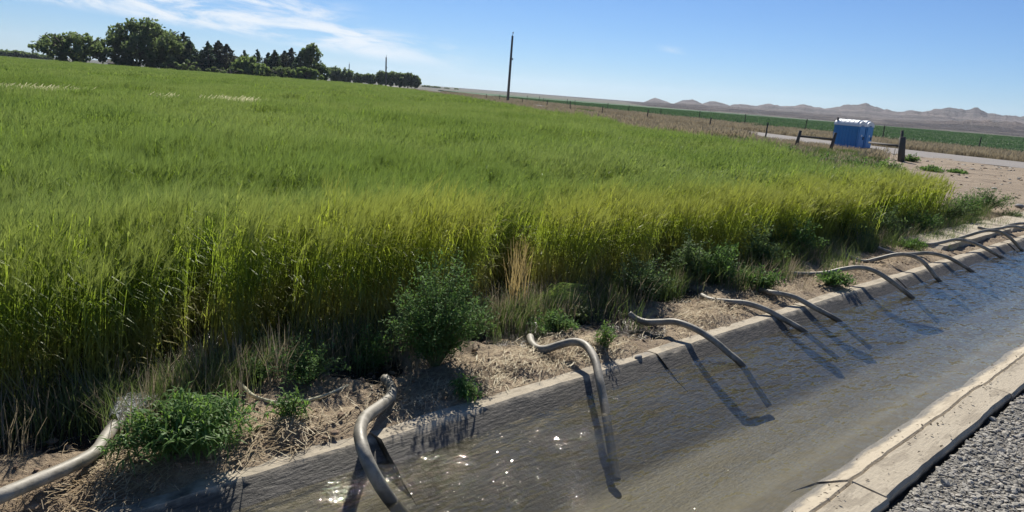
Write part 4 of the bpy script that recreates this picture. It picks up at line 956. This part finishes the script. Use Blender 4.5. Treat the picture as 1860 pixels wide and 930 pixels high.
# ------------------------------------------------------------------ fences
def ray_line(x, line):                   # where the view column x crosses a plan line
    d = FW * FPX + RT * (x - 930) + UP * (465 - 230); a = Vector((d.x, d.y))
    for (ax_, ay_), (bx_, by_) in zip(line[:-1], line[1:]):
        ux, uy = bx_ - ax_, by_ - ay_; den = a.x * uy - a.y * ux
        if abs(den) < 1e-9: continue
        s = (ax_ * a.y - ay_ * a.x) / -(ux * a.y - uy * a.x) if abs(ux * a.y - uy * a.x) > 1e-9 else -1
        if 0 <= s <= 1: return Vector((ax_ + ux * s, ay_ + uy * s, -.1))
    return None
def wire_fence(label, line, cols, h, r, seed):
    pts = [p for p in (ray_line(x, line) for x in cols) if p is not None]; e = empty('wire_fence', pts[0]); tag(e, label, 'fence'); rd = random.Random(seed); tops = []
    for p in pts:
        hh = h * rd.uniform(.9, 1.15); lean = Vector((rd.gauss(0, .05), rd.gauss(0, .05), 0)) * hh; q = p - pts[0]; mb_ = MB(); mb_.tube([q, q + lean * .5 + Vector((0, 0, hh * .5)), q + lean + Vector((0, 0, hh))], [r * 1.05, r, r * .92], 7); mb_.build('post', M_WOOD, e, False); tops.append((q, lean, hh))
    for f_ in (.45, .66, .88):
        mb_ = MB(); mb_.tube([q + l * f_ + Vector((0, 0, hh * f_)) for q, l, hh in tops], .0022, 4, False); mb_.build('wire', M_DARK, e)
NEARF = [(46.5, 21.5), (49, 26), (54, 34), (66, 55), (79, 80), (118, 150), (150, 210)]
FARF = [(66, 11), (70, 20), (76.5, 34.5), (84, 51), (96, 78), (134, 150), (170, 215)]
wire_fence('sparse post and wire fence along the barley side of the road', NEARF, [880, 904, 945, 990, 1033, 1091, 1173, 1288, 1393], 1.3, .055, 3)
wire_fence('sparse post and wire fence along the green crop across the road', FARF, [953, 975, 984, 1026, 1041, 1100, 1138, 1197, 1268, 1352, 1463, 1607, 1785, 1880], 1.35, .05, 5)
# leaning brace of two posts and a rail
def stick(mb_, a, b, r0, r1, n=9): mb_.tube([a, a.lerp(b, .5), b], [r0, (r0 + r1) / 2, r1], n)
b0 = at(1445, 268); D0 = math.hypot(b0.x, b0.y); e = empty('fence_brace', (b0.x, b0.y, -.1)); tag(e, 'two leaning wooden posts joined by a rail beside the toilets', 'fence')
P0, T0 = Vector((0, 0, 0)), bearing(1454, 237, D0) - Vector((b0.x, b0.y, -.1)); B1 = bearing(1508, 272, D0 + .6); B1.z = -.1; P1 = B1 - Vector((b0.x, b0.y, -.1)); T1 = bearing(1518, 241, D0 + .6) - Vector((b0.x, b0.y, -.1))
for a, b in ((P0, T0), (P1, T1)): mb_ = MB(); stick(mb_, a, b, .10, .085); mb_.build('post', M_WOOD, e, True)
mb_ = MB(); stick(mb_, P0.lerp(T0, .70), P1.lerp(T1, .66), .06, .055); mb_.build('rail', M_WOOD, e, True)
b0 = at(1637, 293); D0 = math.hypot(b0.x, b0.y); o0 = Vector((b0.x, b0.y, -.1)); e = empty('gate_post', o0); tag(e, 'thick dark gate post with a thinner post behind and one rail', 'fence')
mb_ = MB(); stick(mb_, Vector((0, 0, 0)), bearing(1639.5, 249, D0) - o0, .17, .145, 12); mb_.build('post', M_WOOD, e, True)
q = bearing(1637, 290, D0 + .5); q.z = -.1; mb_ = MB(); stick(mb_, q - o0, bearing(1639, 237, D0 + .5) - o0, .075, .07); mb_.build('thin_post', M_WOOD, e, True)
mb_ = MB(); stick(mb_, bearing(1634, 265, D0) - o0, bearing(1579, 259, D0 + 6) - o0, .06, .06); mb_.build('rail', M_WOOD, e, True)

# ------------------------------------------------------------------ portable toilets
def toilet(label, origin, rz, W=.86, D=1.68, HH=2.2):
    # local: x across the front (0..W), y from front (0) to back (D)
    e = empty('portable_toilet', origin, rz); tag(e, label, 'toilet', 'pair of blue portable toilets'); hs = HH - .32
    mb_ = MB(); mb_.box((W / 2, D / 2, .06), (W + .06, D + .06, .12)); mb_.build('skid_base', M_DARK, e)
    mb_ = MB(); t = .04
    for x in (t / 2, W - t / 2): mb_.box((x, D / 2, .12 + (hs - .12) / 2), (t, D, hs - .12))
    mb_.box((W / 2, D - t / 2, .12 + (hs - .12) / 2), (W - 2 * t, t, hs - .12)); mb_.build('wall', M_BLUE, e)
    for x in (-.012, W + .012):                      # moulded ridges on the sides
        for k in range(7): mb_ = MB(); mb_.box((x, .18 + k * (D - .36) / 6, hs * .52), (.028, .07, hs * .82)); mb_.build('ridge', M_BLUE, e)
    def arch(y, rw, rh, z0, n=14): return [Vector((W / 2 + rw * math.cos(math.pi * (1 - i / n)), y, z0 + rh * math.sin(math.pi * i / n))) for i in range(n + 1)]
    mb_ = MB(); rows = [arch(y, W / 2 + .03, .34, hs + .005) for y in (-.05, D + .05)]
    for i in range(14): mb_.quad(rows[0][i], rows[0][i + 1], rows[1][i + 1], rows[1][i])
    for r in rows:
        b = len(mb_.V); mb_.V += r; f = list(range(b, b + 15)); mb_.F.append(f)
    roof = mb_.build('roof', M_WHITE, e)
    for k in range(5):
        y0 = .12 + k * (D - .24 - .22) / 4; mb_ = MB(); A = arch(y0, W / 2 + .07, .40, hs + .01); B = arch(y0 + .24, W / 2 + .07, .40, hs + .01); A0 = arch(y0 - .05, W / 2 + .03, .338, hs + .004); B0 = arch(y0 + .29, W / 2 + .03, .338, hs + .004)
        for i in range(14): mb_.quad(A[i], A[i + 1], B[i + 1], B[i]); mb_.quad(A0[i], A0[i + 1], A[i + 1], A[i]); mb_.quad(B[i], B[i + 1], B0[i + 1], B0[i])
        mb_.build('roof_rib', M_WHITE, roof, False)
    mb_ = MB(); out = [Vector((0, -.02, .12)), Vector((0, -.02, hs))] + arch(-.02, W / 2, .27, hs)[1:-1] + [Vector((W, -.02, hs)), Vector((W, -.02, .12))]; b = len(mb_.V); mb_.V += out; mb_.F.append(list(range(b, b + len(out))))
    mb_.V += [v + Vector((0, .06, 0)) for v in out]; n = len(out); mb_.F.append([b + n + i for i in range(n)][::-1]); mb_.F += [[b + i, b + n + i, b + n + (i + 1) % n, b + (i + 1) % n] for i in range(n)]
    mb_.build('front_frame', M_BLUE, e)
    mb_ = MB(); out = [Vector((.14, -.05, .2))] + [Vector((.14, -.05, hs - .15))] + [Vector((W / 2 + (W / 2 - .14) * math.cos(math.pi * (1 - i / 10)), -.05, hs - .15 + .26 * math.sin(math.pi * i / 10))) for i in range(1, 10)] + [Vector((W - .14, -.05, hs - .15)), Vector((W - .14, -.05, .2))]
    b = len(mb_.V); n = len(out); mb_.V += out; mb_.F.append(list(range(n))); mb_.V += [v + Vector((0, .028, 0)) for v in out]; mb_.F += [[i, n + i, n + (i + 1) % n, (i + 1) % n] for i in range(n)]
    dr = mb_.build('door', M_BLUE2, e)
    mb_ = MB(); mb_.tube([(W * .5, -.052, hs * .62), (W * .5, -.075, hs * .62)], [.075, .07], 12); mb_.build('occupancy_sign', M_WHITE, dr)
    mb_ = MB(); mb_.box((W - .22, -.075, hs * .52), (.05, .05, .18)); mb_.build('handle', M_DARK, dr)
    mb_ = MB(); mb_.tube([(.10, D - .12, 1.6), (.10, D - .12, HH + .16)], [.06, .06], 10); mb_.build('vent_pipe', M_DARK, e)
    return e
cn = bearing(1553, 268, 53.5); dv = Vector((cn.x, cn.y, 0)).normalized(); lv = Vector((-dv.y, dv.x, 0)); A = R(30)
depth = lv * math.cos(A) + dv * math.sin(A); front = dv * math.cos(A) - lv * math.sin(A); rz = math.atan2(front.y, front.x)
base = Vector((cn.x, cn.y, -.13)); HT = bearing(1530, 214, 53.5).z - .02
toilet('blue portable toilet showing its long side wall and ribbed white roof', base, rz, HH=HT)
toilet('second blue portable toilet mostly hidden behind the first, its arched door showing', base + front * .93, rz, HH=HT)

# ------------------------------------------------------------------ air
mb_ = MB(); mb_.box((1500, 1500, 60), (9000, 9000, 140)); hz_ = mb_.build('haze', None); tag(hz_, kind='stuff')
hm = bpy.data.materials.new('haze'); hm.use_nodes = True; hm.node_tree.nodes.clear(); ho = hm.node_tree.nodes.new('ShaderNodeOutputMaterial'); hv = hm.node_tree.nodes.new('ShaderNodeVolumePrincipled')
hv.inputs['Color'].default_value = (.74, .85, 1, 1); hv.inputs['Density'].default_value = 0.8e-4; hv.inputs['Anisotropy'].default_value = .3; hm.node_tree.links.new(hv.outputs[0], ho.inputs['Volume']); hz_.data.materials.append(hm)
